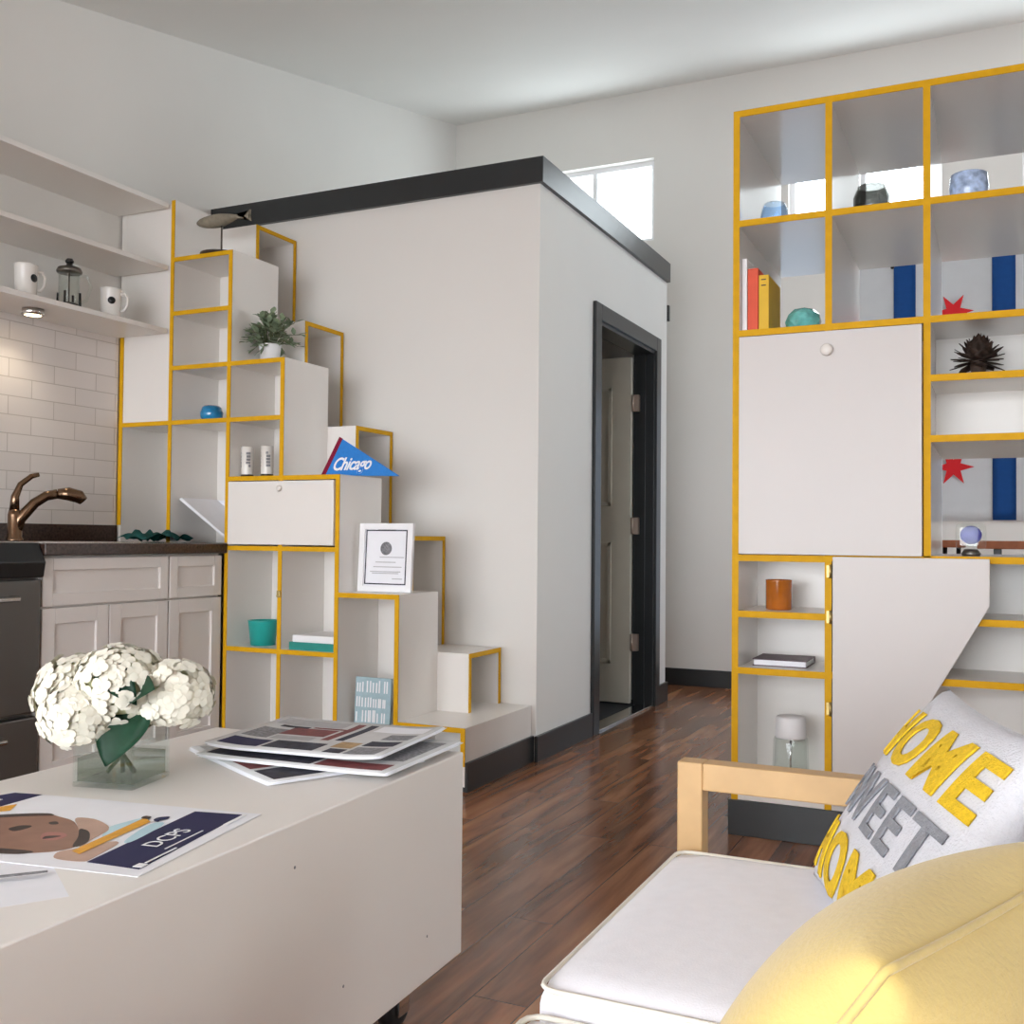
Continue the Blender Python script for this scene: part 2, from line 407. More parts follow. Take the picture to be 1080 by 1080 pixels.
# door casing
cw = .085
t = B().box(PX, PX+.02, DY0-cw, DY0, 0, DZ+cw, .003).box(PX, PX+.02, DY1, DY1+cw, 0, DZ+cw, .003).box(PX, PX+.02, DY0, DY1, DZ, DZ+cw, .003)
t.box(PX-.12, PX+.004, DY0, DY0+.018, 0, DZ-.018).box(PX-.12, PX+.004, DY1-.018, DY1, 0, DZ-.018).box(PX-.12, PX+.004, DY0, DY1, DZ-.018, DZ)
t.box(PX-.075, PX-.045, DY1-.032, DY1-.018, 0, DZ-.018).box(PX-.075, PX-.045, DY0+.018, DY0+.032, 0, DZ-.018)
struct('trim_2', t, M['trim'], label='charcoal casing round the bathroom door', cat='trim')
struct('trim_3', B().box(PX-.09, PX+.005, DY0+.018, DY1-.018, 0, .012, .003), M['chrome'], label='metal threshold strip of the bathroom door', cat='trim')
# open door leaf, swung into the bathroom on its far jamb
lx1, ly = PX-.125, DY1-.02
d = B().box(lx1-.9, lx1, ly-.035, ly, .015, 2.1, .003)
do = struct('door_1', d, M['door'], label='pale two panel door standing open into the bathroom', cat='door')
p = B()
for za, zb in ((.25, .98), (1.2, 1.92)):
    for x0, x1, z0, z1 in ((lx1-.8, lx1-.12, za, za+.025), (lx1-.8, lx1-.12, zb-.025, zb), (lx1-.8, lx1-.775, za, zb), (lx1-.145, lx1-.12, za, zb)):
        p.box(x0, x1, ly-.043, ly-.034, z0, z1, .003)
obj('door_moulding', p, M['door'], do)
for z in (.38, 1.08, 1.82):
    obj('door_hinge', B().box(lx1-.002, lx1+.045, ly-.033, ly+.001, z-.05, z+.05).tube([(lx1+.012, ly-.04, z-.05), (lx1+.012, ly-.04, z+.05)], .006), M['nickel'], do)
k = B(); k.lathe([(.0, 0), (.026, 0), (.026, .01), (.011, .012), (.011, .035), (.024, .045), (.026, .06), (.018, .068), (0, .07)], mtx=Matrix.Translation((lx1-.84, ly-.035, 1.02)) @ Matrix.Rotation(PI/2, 4, 'X'))
obj('door_knob', k, M['chrome'], do)
# baseboards
struct('baseboard_partition', B().box(PX, PX+.016, PY-.016, DY0-cw, 0, .116, .002).box(PX, PX+.016, DY1+cw, PYE+.01, 0, .116, .002), M['trim'])
struct('baseboard_far', B().box(XL, XR, YF-.016, YF, 0, .116, .002), M['trim'])
struct('baseboard_right', B().box(XR-.016, XR, YB, YF-.016, 0, .116, .002), M['trim'])
struct('baseboard_back', B().box(XL, XR-.016, YB, YB+.016, 0, .116, .002), M['trim'])
# small dark box on the hallway end of the block
solo('wall_box', B().box(PX-.05, PX+.012, PYE, PYE+.03, 2.37, 2.47, .004), M['trim'], 'small dark box just past the far top end of the partition', 'wall box', (PX, PYE, 2.37))

# ------------------------------------------------------------------ storage staircase
YS, YM, YR = 3.622, 3.945, 4.255
T = .02; H = T/2
st = thing('storage_staircase', 'white stepped staircase of open cubbies with yellow edges beside the kitchen counter', 'staircase', (-2.8, 3.94, 0))
XS = [-3.745, -3.44, -3.1, -2.805, -2.51, -2.214, -1.905]      # board centres
def frontedge(b, x0, x1, z0, z1, y=YS): b.box(x0, x1, y-.003, y+.001, z0, z1)
def column(i, top, shelves, bottom=0., left=False, closed=None):
    x0, x1 = XS[i], XS[i+1]
    b = B(); e = B()
    b.box(x1-H, x1+H, YS, YM, bottom, top+H); frontedge(e, x1-H, x1+H, bottom, top+H)
    lx = x0-H if left else x0+H
    b.box(lx, x1-H, YS, YM, top-H, top+H); frontedge(e, lx, x1-H, top-H, top+H)
    if left: b.box(x0-H, x0+H, YS, YM, bottom, top-H); frontedge(e, x0-H, x0+H, bottom, top-H)
    for z in shelves: b.box(x0+H, x1-H, YS, YM-.01, z-H, z+H); frontedge(e, x0+H, x1-H, z-H, z+H)
    b.box(x0+H, x1-H, YM-.012, YM-.002, bottom, top-H)
    if closed: b.box(x0+H, x1-H, YS+.001, YS+.018, closed[0], closed[1])
    o = obj('step_column', b, M['lam'], st); obj('edge_banding', e, M['yellow'], o, label='yellow front edges')
    return o
# behind the kitchen shelves: closed face above an open niche on the counter
b = B(); e = B()
b.box(XS[0]+.012, XS[1]-H, YS+.001, YS+.018, 1.525, 2.53).box(XS[0]+.012, XS[1]-H, YS, YM, 1.505, 1.525).box(XS[1]-H, XS[1]+H, YS, YM, .968, 2.545)
b.box(XS[0]-.012, XS[0]+.012, YS, YM, .968, 2.53).box(XS[0], XS[1], YM-.012, YM-.002, .968, 1.51)
frontedge(e, XS[0]+.012, XS[1]-H, 1.505, 1.525); frontedge(e, XS[1]-H, XS[1]+H, .968, 2.545); frontedge(e, XS[0]-.01, XS[0]+.012, 1.045, 1.94)
o = obj('step_column', b, M['lam'], st); obj('edge_banding', e, M['yellow'], o, label='yellow front edges')
column(1, 2.268, [2.018, 1.766, 1.515], bottom=.968)
b = B(); e = B()
column(2, 1.766, [1.515, 1.252, .945, .502], bottom=.02)
column(3, 1.252, [.945, .502], bottom=.02)
column(4, .755, [], bottom=.02)
# lower post and edge beside the base cabinet
b = B().box(XS[2]-H, XS[2]+H, YS+.001, YM, 0, .965); e = B(); frontedge(e, XS[2]-H+.001, XS[2]+H-.001, 0.02, .965, YS+.0005)
o = obj('step_column', b, M['lam'], st); obj('edge_banding', e, M['yellow'], o, label='yellow front edges')
# full width bottom step
b = B(); e = B(); x0, x1 = XS[5], XS[6]
b.box(x0+H, x1+H, YS, YR, .23, .25).box(x1-H, x1+H, YS, YR, .02, .23).box(x0+H, x1-H, YM-.012, YM-.002, .02, .23)
frontedge(e, x0+H, x1+H, .23, .25); frontedge(e, x1-H, x1+H, .1, .23)
o = obj('bottom_step', b, M['lam'], st); obj('edge_banding', e, M['yellow'], o, label='yellow front edges')
obj('kick_board', B().box(XS[2]+H, x1+H, YS+.004, YM, 0, .02).box(x1+H, x1+H+.014, YS-.002, YR+.006, 0, .116, .002).box(x1-H, x1+H, YM, YR, 0, .02), M['trim'], st, label='charcoal kick board')
# rear half steps, open towards the foot of the stairs
RX = [-2.05, -2.345, -2.64, -2.93, -3.225, -3.74]; RZ = [.502, 1.005, 1.505, 2.008, 2.498]
for k in range(5):
    xr, xl, zt = RX[k], RX[k+1], RZ[k]; zb = RZ[k-1] if k else .25
    b = B(); e = B(); xa = xl if k < 4 else -3.74
    zlo = zb
    b.box(xa, xr, YM, YR, zt-T, zt).box(xa, xr, YM, YM+T, zlo, zt-T).box(xa, xr, YR-T, YR, zlo, zt-T).box(xr-.27, xr-.255, YM+T, YR-T, zlo, zt-T)
    e.box(xr-.001, xr+.003, YM, YR, zt-T, zt).box(xr-.001, xr+.003, YM, YM+T, zlo, zt-T).box(xr-.001, xr+.003, YR-T, YR, zlo, zt-T)
    o = obj('rear_step', b, M['lam'], st); obj('edge_banding', e, M['yellow'], o, label='yellow edges of the side opening')
# drop-front door across two cubbies
fd = obj('drop_door', B().box(XS[2]+.014, XS[4]-.014, YS-.012, YS+.006, .962, 1.238, .002), M['lam'], st, label='white drop-front door')
xk = (XS[2]+XS[4])/2+.005
kb = B(); kb.lathe([(.0, 0), (.006, 0), (.006, .006), (.012, .008), (.0135, .012), (.01, .017), (0, .018)], mtx=Matrix.Translation((xk, YS-.012, 1.205)) @ Matrix.Rotation(PI/2, 4, 'X'))
obj('knob', kb, M['porcelain'], fd)
obj('catch', B().box(XS[3]-.008, XS[3]+.008, YS-.012, YS-.003, .735, .765, .002).ball((XS[3], YS-.013, .742), .007, .006, .007), M['brass'], st, label='small brass catch')

# ------------------------------------------------------------------ kitchen
KY0 = 1.2            # hidden near end of the run
XC = -3.11
def shaker(b, x, y0, y1, z0, z1, r=.058):
    """frame-and-panel front facing +x"""
    b.box(x, x+.02, y0, y0+r, z0, z1, .002).box(x, x+.02, y1-r, y1, z0, z1, .002).box(x, x+.02, y0+r, y1-r, z0, z0+r, .002).box(x, x+.02, y0+r, y1-r, z1-r, z1, .002)
    b.prism([(y0+r-.004, z0+r-.004), (y1-r+.004, z0+r-.004), (y1-r+.004, z1-r+.004), (y0+r-.004, z1-r+.004)], 'x', x, x+.009)
    return b
def base_cabinet(y0, y1, label, doors):
    t = thing('base_cabinet', label, 'cabinet', (-3.4, (y0+y1)/2, 0))
    c = B().box(XL+.006, XC-.022, y0, y1, .1, .92).box(XL+.006, XC-.08, y0, y1, 0, .1)
    obj('carcass', c, M['cab'], t)
    obj('drawer_front', shaker(B(), XC-.021, y0+.003, y1-.003, .737, .912, .045), M['cab'], t)
    n = doors; w = (y1-y0)/n
    for i in range(n): obj('door', shaker(B(), XC-.021, y0+w*i+.003, y0+w*(i+1)-.003, .115, .729), M['cab'], t)
    return t
base_cabinet(2.655, 3.284, 'white shaker base cabinet with wide drawer and two doors beside the stove', 2)
base_cabinet(3.288, 3.608, 'narrow white shaker base cabinet against the yellow-edged stairs', 1)
ct = thing('countertop', 'dark brown stone countertop with upstand above the white cabinets', 'countertop', (-3.4, 3.1, .92))
obj('slab', B().box(XL+.004, XC+.02, 2.65, 3.617, .922, .966, .004).box(XL+.004, XC+.02-.02, 3.617, YM-.015, .9225, .966, .001), M['stone'], ct)
obj('upstand', B().box(XL+.004, XL+.026, 2.65, 3.612, .966, 1.044, .003), M['stone'], ct)
# stove
sv = thing('stove', 'dark steel stove with black control panel at the left edge', 'stove', (-3.4, 2.26, 0))
sy0, sy1 = 1.87, 2.645
obj('body', B().box(XL+.01, XC-.03, sy0, sy1, .06, .9, .004), M['slate'], sv)
obj('cooktop', B().box(XL+.01, XC-.02, sy0, sy1, .9, .955, .006), M['black'], sv)
obj('control_panel', B().prism([(XC-.03, .842), (XC+.02, .845), (XC+.03, .90), (XC-.01, .968), (XC-.06, .968)], 'y', sy0, sy1, .004), M['black'], sv)
od = obj('oven_door', B().box(XC-.03, XC+.012, sy0+.004, sy1-.004, .365, .836, .006), M['slate'], sv)
obj('handle', B().tube([(XC+.012, sy0+.07, .775), (XC+.05, sy0+.07, .775), (XC+.05, sy1-.13, .775), (XC+.012, sy1-.13, .775)], .011), M['chrome'], od)
wd = obj('warming_drawer', B().box(XC-.03, XC+.012, sy0+.004, sy1-.004, .09, .35, .006), M['slate'], sv)
obj('handle', B().tube([(XC+.012, sy0+.07, .29), (XC+.05, sy0+.07, .29), (XC+.05, sy1-.17, .29), (XC+.012, sy1-.17, .29)], .011), M['chrome'], wd)
for y in (sy0+.12, sy0+.27, sy0+.42):
    k = B(); k.lathe([(0, 0), (.02, 0), (.018, .025), (0, .026)], mtx=Matrix.Translation((XC+.03, y, .885)) @ Matrix.Rotation(PI/2, 4, 'Y')); obj('knob', k, M['steel'], sv)
obj('foot', B().box(XL+.05, XC-.06, sy0+.03, sy1-.03, 0, .06), M['black'], sv)
# subway tile, open shelves
struct('wall_tile', B().box(XL, XL+.014, KY0, 3.612, 1.044, 1.93), M['tile'], label='white subway tile splashback', cat='tile')
def kshelf(z, label, lit=False):
    return solo('kitchen_shelf', B().box(XL, -3.452, KY0, 3.605, z-.022, z, .002), M['lam'], label, 'shelf', (-3.6, 3.0, z-.022), 'open kitchen shelves')
kshelf(2.528, 'topmost empty white shelf of the kitchen rack')
kshelf(2.24, 'empty middle white kitchen shelf above the mugs')
kshelf(1.948, 'lowest white kitchen shelf carrying mugs and a glass press')
pl = thing('puck_light', 'small lit chrome puck light under the lowest kitchen shelf', 'light', (-3.6, 3.0, 1.9))
obj('housing', B().lathe([(.03, .026), (.042, .026), (.044, .004), (.034, 0), (.034, .006)], c=(-3.6, 3.0, 1.9)), M['chrome'], pl)
obj('lens', B().lathe([(0, .0015), (.033, .0015), (.033, .005), (0, .005)], c=(-3.6, 3.0, 1.9)), M['lamp'], pl)
# faucet
fx, fy = -3.6, 2.935
fc = thing('faucet', 'bronze pull-out faucet with lever handle at the kitchen sink', 'faucet', (fx, fy, .966))
b = B().lathe([(0, 0), (.034, 0), (.034, .012), (.028, .02), (.028, .11), (.024, .13), (0, .13)], c=(fx, fy, .966))
sp_ = [(fx, fy, 1.0), (fx+.015, fy+.01, 1.06), (fx+.05, fy+.05, 1.125), (fx+.075, fy+.085, 1.155), (fx+.1, fy+.12, 1.165)]
b.tube(sp_, [.024, .024, .021, .02, .02], 14)
obj('body', b, M['bronze'], fc)
obj('spray_head', B().tube([(fx+.1, fy+.12, 1.165), (fx+.125, fy+.15, 1.166), (fx+.15, fy+.185, 1.155), (fx+.158, fy+.2, 1.138)], [.021, .028, .028, .02], 14), M['bronze'], fc)
obj('lever', B().tube([(fx, fy-.005, 1.09), (fx-.002, fy, 1.15), (fx+.008, fy+.016, 1.2), (fx+.03, fy+.05, 1.235), (fx+.042, fy+.075, 1.243)], [.02, .016, .012, .011, .009], 12), M['bronze'], fc)
sk = thing('sink', 'steel sink rim let into the dark countertop', 'sink', (-3.4, 2.98, .967))
obj('rim', B().box(-3.55, -3.2, 2.72, 2.74, .966, .97, .001).box(-3.55, -3.2, 3.2, 3.22, .966, .97, .001).box(-3.55, -3.53, 2.74, 3.2, .966, .97, .001).box(-3.22, -3.2, 2.74, 3.2, .966, .97, .001), M['chrome'], sk)
# teal cloth on the counter
def cloth():
    bm = bmesh.new(); n, m = 26, 14; V = []
    for i in range(n+1):
        row = []
        for j in range(m+1):
            u, v = i/n, j/m
            x = -3.55+.22*v+.02*math.sin(6*u); y = 3.4+.27*u+.012*math.sin(9*v)
            z = .968+.045*abs(math.sin(PI*v*2.5+u*3))*(.4+.6*math.sin(PI*u))+.006*math.sin(17*u)+.006
            row.append(bm.verts.new((x, y, z)))
        V.append(row)
    for i in range(n):
        for j in range(m): bm.faces.new((V[i][j], V[i+1][j], V[i+1][j+1], V[i][j+1]))
    bmesh.ops.solidify(bm, geom=bm.faces[:], thickness=.006)
    for f in bm.faces: f.smooth = True
    return bm
tag(recentre(obj('dish_cloth', cloth(), M['tealcloth']), (-3.45, 3.53, .967)), 'teal dish cloth bunched on the dark counter', 'cloth')
# mugs
def mug(c, rot, label):
    t = thing('mug', label, 'mug', c, rot, 'white mugs on the kitchen shelf')
    o = obj('cup', B().lathe([(0, 0), (.034, 0), (.041, .006), (.0445, .126), (.045, .132), (.0405, .132), (.038, .012), (0, .01)], 32), M['porcelain'], t, world=False)
    o2 = obj('handle', B().tube([(.041, 0, .108), (.062, 0, .112), (.074, 0, .09), (.07, 0, .055), (.055, 0, .034), (.04, 0, .036)], .0065), M['porcelain'], t, world=False)
    k = B(); k.lathe([(0, 0), (.016, 0), (.016, .0012), (0, .0012)], mtx=Matrix.Rotation(-1.15, 4, 'Z') @ Matrix.Translation((.0432, 0, .074)) @ Matrix.Rotation(PI/2, 4, 'Y'))
    obj('emblem', k, M['black'], t, world=False, label='round black emblem')
mug((-3.53, 2.905, 1.948), 1.2, 'white mug with dark emblem turned sideways, left of the glass press')
mug((-3.53, 3.345, 1.948), .45, 'white mug facing front with round black emblem, at the right end of the kitchen shelf')
# coffee press
px_, py_ = -3.6, 3.18
fp = thing('coffee_press', 'glass coffee press with dark lid between two white mugs', 'coffee press', (px_, py_, 1.948))
obj('beaker', B().lathe([(0, .012), (.04, .012), (.043, .02), (.043, .165), (.046, .17), (.043, .17), (.04, .165), (.04, .022), (0, .016)], 32, (px_, py_, 1.948)), M['glass'], fp)
b = B().lathe([(.044, .02), (.047, .02), (.047, .032), (.044, .032)], 32, (px_, py_, 1.948), cap=False)
for a in range(4):
    an = a*PI/2+.5; b.tube([(px_+.049*math.cos(an), py_+.049*math.sin(an), 1.948), (px_+.046*math.cos(an), py_+.046*math.sin(an), 1.948+.085)], .005, 8)
obj('stand', b, M['black'], fp)
obj('lid', B().lathe([(0, .17), (.05, .17), (.053, .178), (.046, .192), (.02, .2), (.012, .205), (.012, .212), (0, .213)], 32, (px_, py_, 1.948)), M['steel'], fp)
obj('knob', B().lathe([(0, .212), (.016, .214), (.018, .222), (.012, .232), (0, .233)], 24, (px_, py_, 1.948)), M['black'], fp)
obj('plunger_rod', B().tube([(px_, py_, 1.99), (px_, py_, 2.15)], .003, 8).lathe([(0, .03), (.038, .03), (.038, .04), (0, .04)], 28, (px_, py_, 1.948)), M['steel'], fp)
obj('handle', B().tube([(px_+.043, py_+.01, 2.1), (px_+.07, py_+.03, 2.105), (px_+.085, py_+.04, 2.06), (px_+.07, py_+.03, 2.0), (px_+.046, py_+.012, 1.985)], .007), M['glass'], fp)

# ------------------------------------------------------------------ things on the stairs
# carved fish on a stand
fz = 2.278; fxx, fyy = -3.215, 3.69
fi = thing('fish_sculpture', 'carved grey wooden fish on a thin rod, standing on the high stair step', 'sculpture', (fxx, fyy, fz))
obj('base_plate', B().lathe([(0, 0), (.095, 0), (.095, .007), (0, .007)], 32, (fxx, fyy, fz)), M['wire'], fi)
obj('rod', B().tube([(fxx, fyy, fz+.005), (fxx, fyy, fz+.14)], .004, 8), M['wire'], fi)
t = bmesh.new(); bmesh.ops.create_uvsphere(t, u_segments=24, v_segments=14, radius=1)
for v in t.verts:
    x = v.co.x; k = 1-.55*max(0, x)**1.3
    v.co = (fxx-.02+x*.125, fyy+v.co.y*.038*k, fz+.166+v.co.z*.03*k+.008*max(0, x))
obj('fish_body', B().add(t, None, True), M['driftwood'], fi)
obj('tail', B().prism([(fxx+.075, fz+.166), (fxx+.12, fz+.162), (fxx+.165, fz+.196), (fxx+.16, fz+.168), (fxx+.168, fz+.142), (fxx+.12, fz+.174), (fxx+.075, fz+.18)], 'y', fyy-.006, fyy+.006, .002), M['driftwood'], fi)
# potted plant
pc = (-2.985, 3.76, 1.776)
pp = thing('potted_plant', 'bushy grey-green plant in a small white pot on the stair step', 'plant', pc)
obj('pot', B().lathe([(0, 0), (.04, 0), (.05, .085), (.051, .09), (.046, .09), (.044, .078), (0, .078)], 32, pc), M['pot'], pp)
fb = B().bm; sb = B()
random.seed(3)
leaf_bm = bmesh.new()
def add_leaf(bm, base, d, ln, wd, up=Vector((0, 0, 1)), curl=.15, round_=False):
    d = d.normalized(); s = d.cross(up)
    if s.length < .05: s = d.cross(Vector((1, 0, 0)))
    s.normalize(); n = s.cross(d)
    prof = [(0, .12), (.3, .7), (.62, 1), (.88, .8), (1, .4)] if round_ else [(0, .08), (.25, .8), (.55, 1), (.8, .62), (1, .05)]
    rows = [[bm.verts.new(base+d*ln*t+s*wd*w*sx+n*(-curl*ln*t*t+.12*wd*abs(sx))) for sx in (-1, 0, 1)] for t, w in prof]
    for a, b_ in zip(rows, rows[1:]):
        for i in range(2):
            f = bm.faces.new((a[i], a[i+1], b_[i+1], b_[i])); f.smooth = True
for k in range(64):
    az = random.uniform(0, 2*PI); el = random.uniform(-.45, 1.35); L_ = random.uniform(.07, .15)
    d = Vector((math.cos(az)*math.cos(el)*1.15, math.sin(az)*math.cos(el)*.75, math.sin(el)*.95))
    o_ = Vector((pc[0], pc[1], pc[2]+.085)); p1 = o_+d*L_*.5+Vector((0, 0, .03)); p2 = o_+d*L_+Vector((0, 0, .012))
    sb.tube([o_+Vector((d.x*.02, d.y*.02, -.01)), p1, p2], .0016, 5)
    for q in range(5):
        t_ = .45+.55*q/4; b0 = o_.lerp(p1, t_*2) if t_ < .5 else p1.lerp(p2, t_*2-1)
        dd = d+Vector((random.uniform(-1, 1), random.uniform(-1, 1), random.uniform(-.5, .8)))
        add_leaf(leaf_bm, b0, dd, random.uniform(.03, .046), random.uniform(.010, .015))
obj('foliage', leaf_bm, M['leaf'], pp); obj('stems', sb, M['stem'], pp)
# blue glass votive
def votive(name, c, prof, m, label, cat, grp=None, n=32, inner=None):
    t = thing(name, label, cat, c, 0, grp)
    obj('bowl', B().lathe(prof, n, c), m, t)
    if inner: obj('wax', B().lathe(inner, 24, c), M['white'], t)
    return t
votive('candle_bowl', (-3.318, 3.76, 1.525), [(0, 0), (.03, 0), (.05, .022), (.053, .045), (.045, .07), (.036, .078), (.033, .076), (.042, .065), (.048, .045), (.044, .022), (0, .012)], M['bluebody'], 'round bright blue glass bowl in a stair cubby', 'bowl')
# two frosted tumblers with dark markings
for i, (x, lab) in enumerate(((-3.055, 'left of two slim white cylinders with dark side markings in a stair cubby'), (-2.945, 'right of two slim white cylinders with dark side markings, next to the yellow post'))):
    c = (x, 3.70, 1.262)
    t = thing('tall_tumbler', lab, 'tumbler', c, 0, 'pair of slim cylinders in the stair cubby')
    obj('body', B().lathe([(0, 0), (.026, 0), (.027, .004), (.027, .135), (.025, .138), (.023, .134), (.023, .012), (0, .01)], 28, c), M['porcelain'], t)
    obj('rim_cap', B().lathe([(.0272, .0), (.0285, .0), (.0285, .012), (.0272, .012)], 28, c, cap=False), M['black'], t)
    for a0 in (-2.75, -.95):
        b = B()
        for r in range(5):
            for q in range(2):
                a = a0+q*.34+.1*random.random(); z = .045+.014*r
                if random.random() < .85:
                    b.box(-.005, .005, -.0005, .0008, 0, .011, mtx=Matrix.Translation((c[0]+.0274*math.cos(a), c[1]+.0274*math.sin(a), c[2]+z)) @ Matrix.Rotation(a+PI/2, 4, 'Z'))
        obj('print', b, M['inkgrey'], t, label='dark grey printed marks')
# angled white card in the niche above the counter
wb = thing('leaflet_stand', 'white sloped leaflet stand in the cubby above the counter', 'leaflet stand', (-3.25, 3.8, .968))
mt = frame((-3.42, 3.70, .0), (1, 0, 0), (0, 1, 0))
obj('sloped_sheet', B().prism([(-3.415, 1.165), (-3.40, 1.172), (-3.118, .985), (-3.118, .972)], 'y', 3.66, 3.9), M['paper'], wb)
obj('back_sheet', B().prism([(-3.415, 1.168), (-3.12, 1.168), (-3.12, .969), (-3.126, .969)], 'y', 3.9, 3.906), M['paper'], wb)
# teal pot, teal book
votive('teal_pot', (-2.985, 3.74, .512), [(0, 0), (.055, 0), (.066, .105), (.068, .11), (.061, .11), (.055, .02), (0, .015)], M['teal'], 'teal ceramic pot in a low stair cubby', 'pot')
def book(name, label, x0, x1, y0, y1, z0, z1, cm, spine, th=.003, grp=None):
    """spine: 'x-','x+','y-' side that carries the spine; flat or upright both work"""
    t = thing(name, label, 'book', ((x0+x1)/2, (y0+y1)/2, z0), 0, grp)
    flat = (z1-z0) < min(x1-x0, y1-y0)
    c = B(); p = B()
    if flat:
        c.box(x0, x1, y0, y1, z0, z0+th).box(x0, x1, y0, y1, z1-th, z1)
        if spine == 'y-': c.box(x0, x1, y0, y0+th, z0+th, z1-th); p.box(x0+.004, x1-.004, y0+th, y1-.004, z0+th, z1-th)
        elif spine == 'y+': c.box(x0, x1, y1-th, y1, z0+th, z1-th); p.box(x0+.004, x1-.004, y0+.004, y1-th, z0+th, z1-th)
    else:
        c.box(x0, x0+th, y0, y1, z0, z1).box(x1-th, x1, y0, y1, z0, z1).box(x0+th, x1-th, y0, y0+th, z0, z1)
        p.box(x0+th, x1-th, y0+th, y1-.005, z0+.004, z1-.004)
    obj('cover', c, cm, t); obj('pages', p, M['paper'], t)
    return t
book('paper_book', 'teal hardback lying flat in a low stair cubby', -2.765, -2.53, 3.64, 3.86, .512, .545, M['tealbook'], 'y-')
solo('notepad', B().box(-2.752, -2.535, 3.645, 3.86, .545, .575, .003), M['white'], 'white paper block lying on the teal hardback', 'notepad', (-2.64, 3.75, .545))
# Chicago pennant leaning against the rear step box
pn = thing('pennant', 'blue felt pennant with maroon band and white script, propped on a stair step', 'pennant', (-2.56, 3.73, 1.262))
pm = frame((-2.545, 3.735, 1.2645), (.94, .04, -.012), (0, .16, 1))
def pbm(): return B()
obj('felt', B().prism([(-.11, 0), (-.045, .165), (.262, -.004)], 'z', -.002, .002, mtx=pm), M['felt'], pn)
obj('band', B().prism([(-.128, 0), (-.106, 0), (-.038, .163), (-.056, .172)], 'z', -.003, .003, mtx=pm), M['maroon'], pn, label='maroon edge band')
tb = text_bm('Chicago', .072, .001, .5, bold=.0012, space=.94); bmesh.ops.transform(tb, matrix=pm @ Matrix.Translation((.018, .048, .0035)) @ Matrix.Rotation(.03, 4, 'Z') @ Matrix.Diagonal((.86, 1.1, 1, 1)), verts=tb.verts[:])
obj('lettering', tb, M['white'], pn, label='white script word')
# framed certificate
fr = thing('picture_frame', 'white framed certificate with thin dark border leaning on a stair step', 'picture frame', (-2.345, 3.77, .766))
fm = frame((-2.348, 3.735, .7665), (1, 0, 0), (0, .06, 1))
w2, hh = .132, .292
obj('frame', B().box(-w2, -w2+.026, 0, hh, -.012, .006, .002, mtx=fm).box(w2-.026, w2, 0, hh, -.012, .006, .002, mtx=fm).box(-w2+.026, w2-.026, 0, .026, -.012, .006, .002, mtx=fm).box(-w2+.026, w2-.026, hh-.026, hh, -.012, .006, .002, mtx=fm), M['white'], fr)
sh = obj('certificate', B().box(-w2+.02, w2-.02, .02, hh-.02, -.010, -.002, mtx=fm), M['paper'], fr)
b = B(); i0 = w2-.03; z_ = -.0015
for x0, x1, y0, y1 in ((-i0, -i0+.005, .032, hh-.028), (i0-.005, i0, .032, hh-.028), (-i0, i0, .032, .037), (-i0, i0, hh-.033, hh-.028)): b.box(x0, x1, y0, y1, -.002, z_+.001, mtx=fm)
obj('border_line', b, M['ink'], sh, label='dark border line')
b = B(); b.lathe([(0, 0), (.028, 0), (.028, .0012), (0, .0012)], 28, mtx=fm @ Matrix.Translation((0, .185, -.002)))
sl = obj('seal', b, M['inkgrey'], sh, label='round grey seal')
for y, w, xo in ((.262, .09, 0), (.146, .12, .03), (.125, .1, 0), (.105, .14, .01), (.085, .15, 0), (.078, .13, 0), (.055, .05, .06)): obj('text_line', B().box(xo-w/2, xo+w/2, y, y+.0035, -.002, -.001, mtx=fm), M['inkmid'], sh)
# blue and white patterned canvas in the tall low cubby
cv = thing('patterned_canvas', 'small pale blue canvas with white block motifs leaning in the low stair cubby', 'canvas', (-2.395, 3.74, .02))
cm_ = frame((-2.387, 3.70, .021), (1, 0, 0), (0, .06, 1))
obj('board', B().box(-.088, .088, 0, .385, -.012, 0, .001, mtx=cm_), M['signblue'], cv)
b = B(); random.seed(11)
for r in range(6):
    x = -.08; y = .012+r*.062
    while x < .06:
        w = random.choice((.014, .018, .022)); hgt = random.uniform(.036, .052)
        s_ = random.choice((0, 1, 2))
        b.box(x, x+.006, y, y+hgt, 0, .001, mtx=cm_)
        if s_: b.box(x+w-.006, x+w, y, y+hgt, 0, .001, mtx=cm_)
        x += w+.008
obj('motif', b, M['white'], cv, label='white upright block motifs')

# ------------------------------------------------------------------ bookshelf
BY, BD, BM = 3.53, 4.28, 3.84
bs = thing('bookshelf', 'tall white room-divider bookshelf with yellow edges at the right', 'bookshelf', (-.2, 3.9, 0))
PXs = [-.812, -.505, -.202, .102, .408]
Z6 = [2.47, 2.088, 1.708]
def edge(b, x0, x1, z0, z1): b.box(x0, x1, BY-.003, BY+.001, z0, z1)
def board(name, x0, x1, y1, z0, z1, m='lam', y0=BY, e=True):
    o = obj(name, B().box(x0, x1, y0, y1, z0, z1), M[m], bs)
    if e:
        g = B(); edge(g, x0, x1, z0, z1); obj('edge_banding', g, M['yellow'], o, label='yellow front edge')
    return o
t2 = .011
for i, x in enumerate(PXs):
    board('upright', x-t2, x+t2, BD, .12 if i != 2 and i != 1 else (.95 if i == 2 else .12), Z6[0]-t2, 'gloss')
board('top_board', PXs[0]-t2, PXs[-1]+t2, BD, Z6[0]-t2, Z6[0]+t2, 'gloss')
for i in range(4):
    a, c = PXs[i]+t2, PXs[i+1]-t2
    board('shelf', a, c, BD, Z6[1]-t2, Z6[1]+t2, 'gloss'); board('shelf', a, c, BD, Z6[2]-t2, Z6[2]+t2, 'gloss')
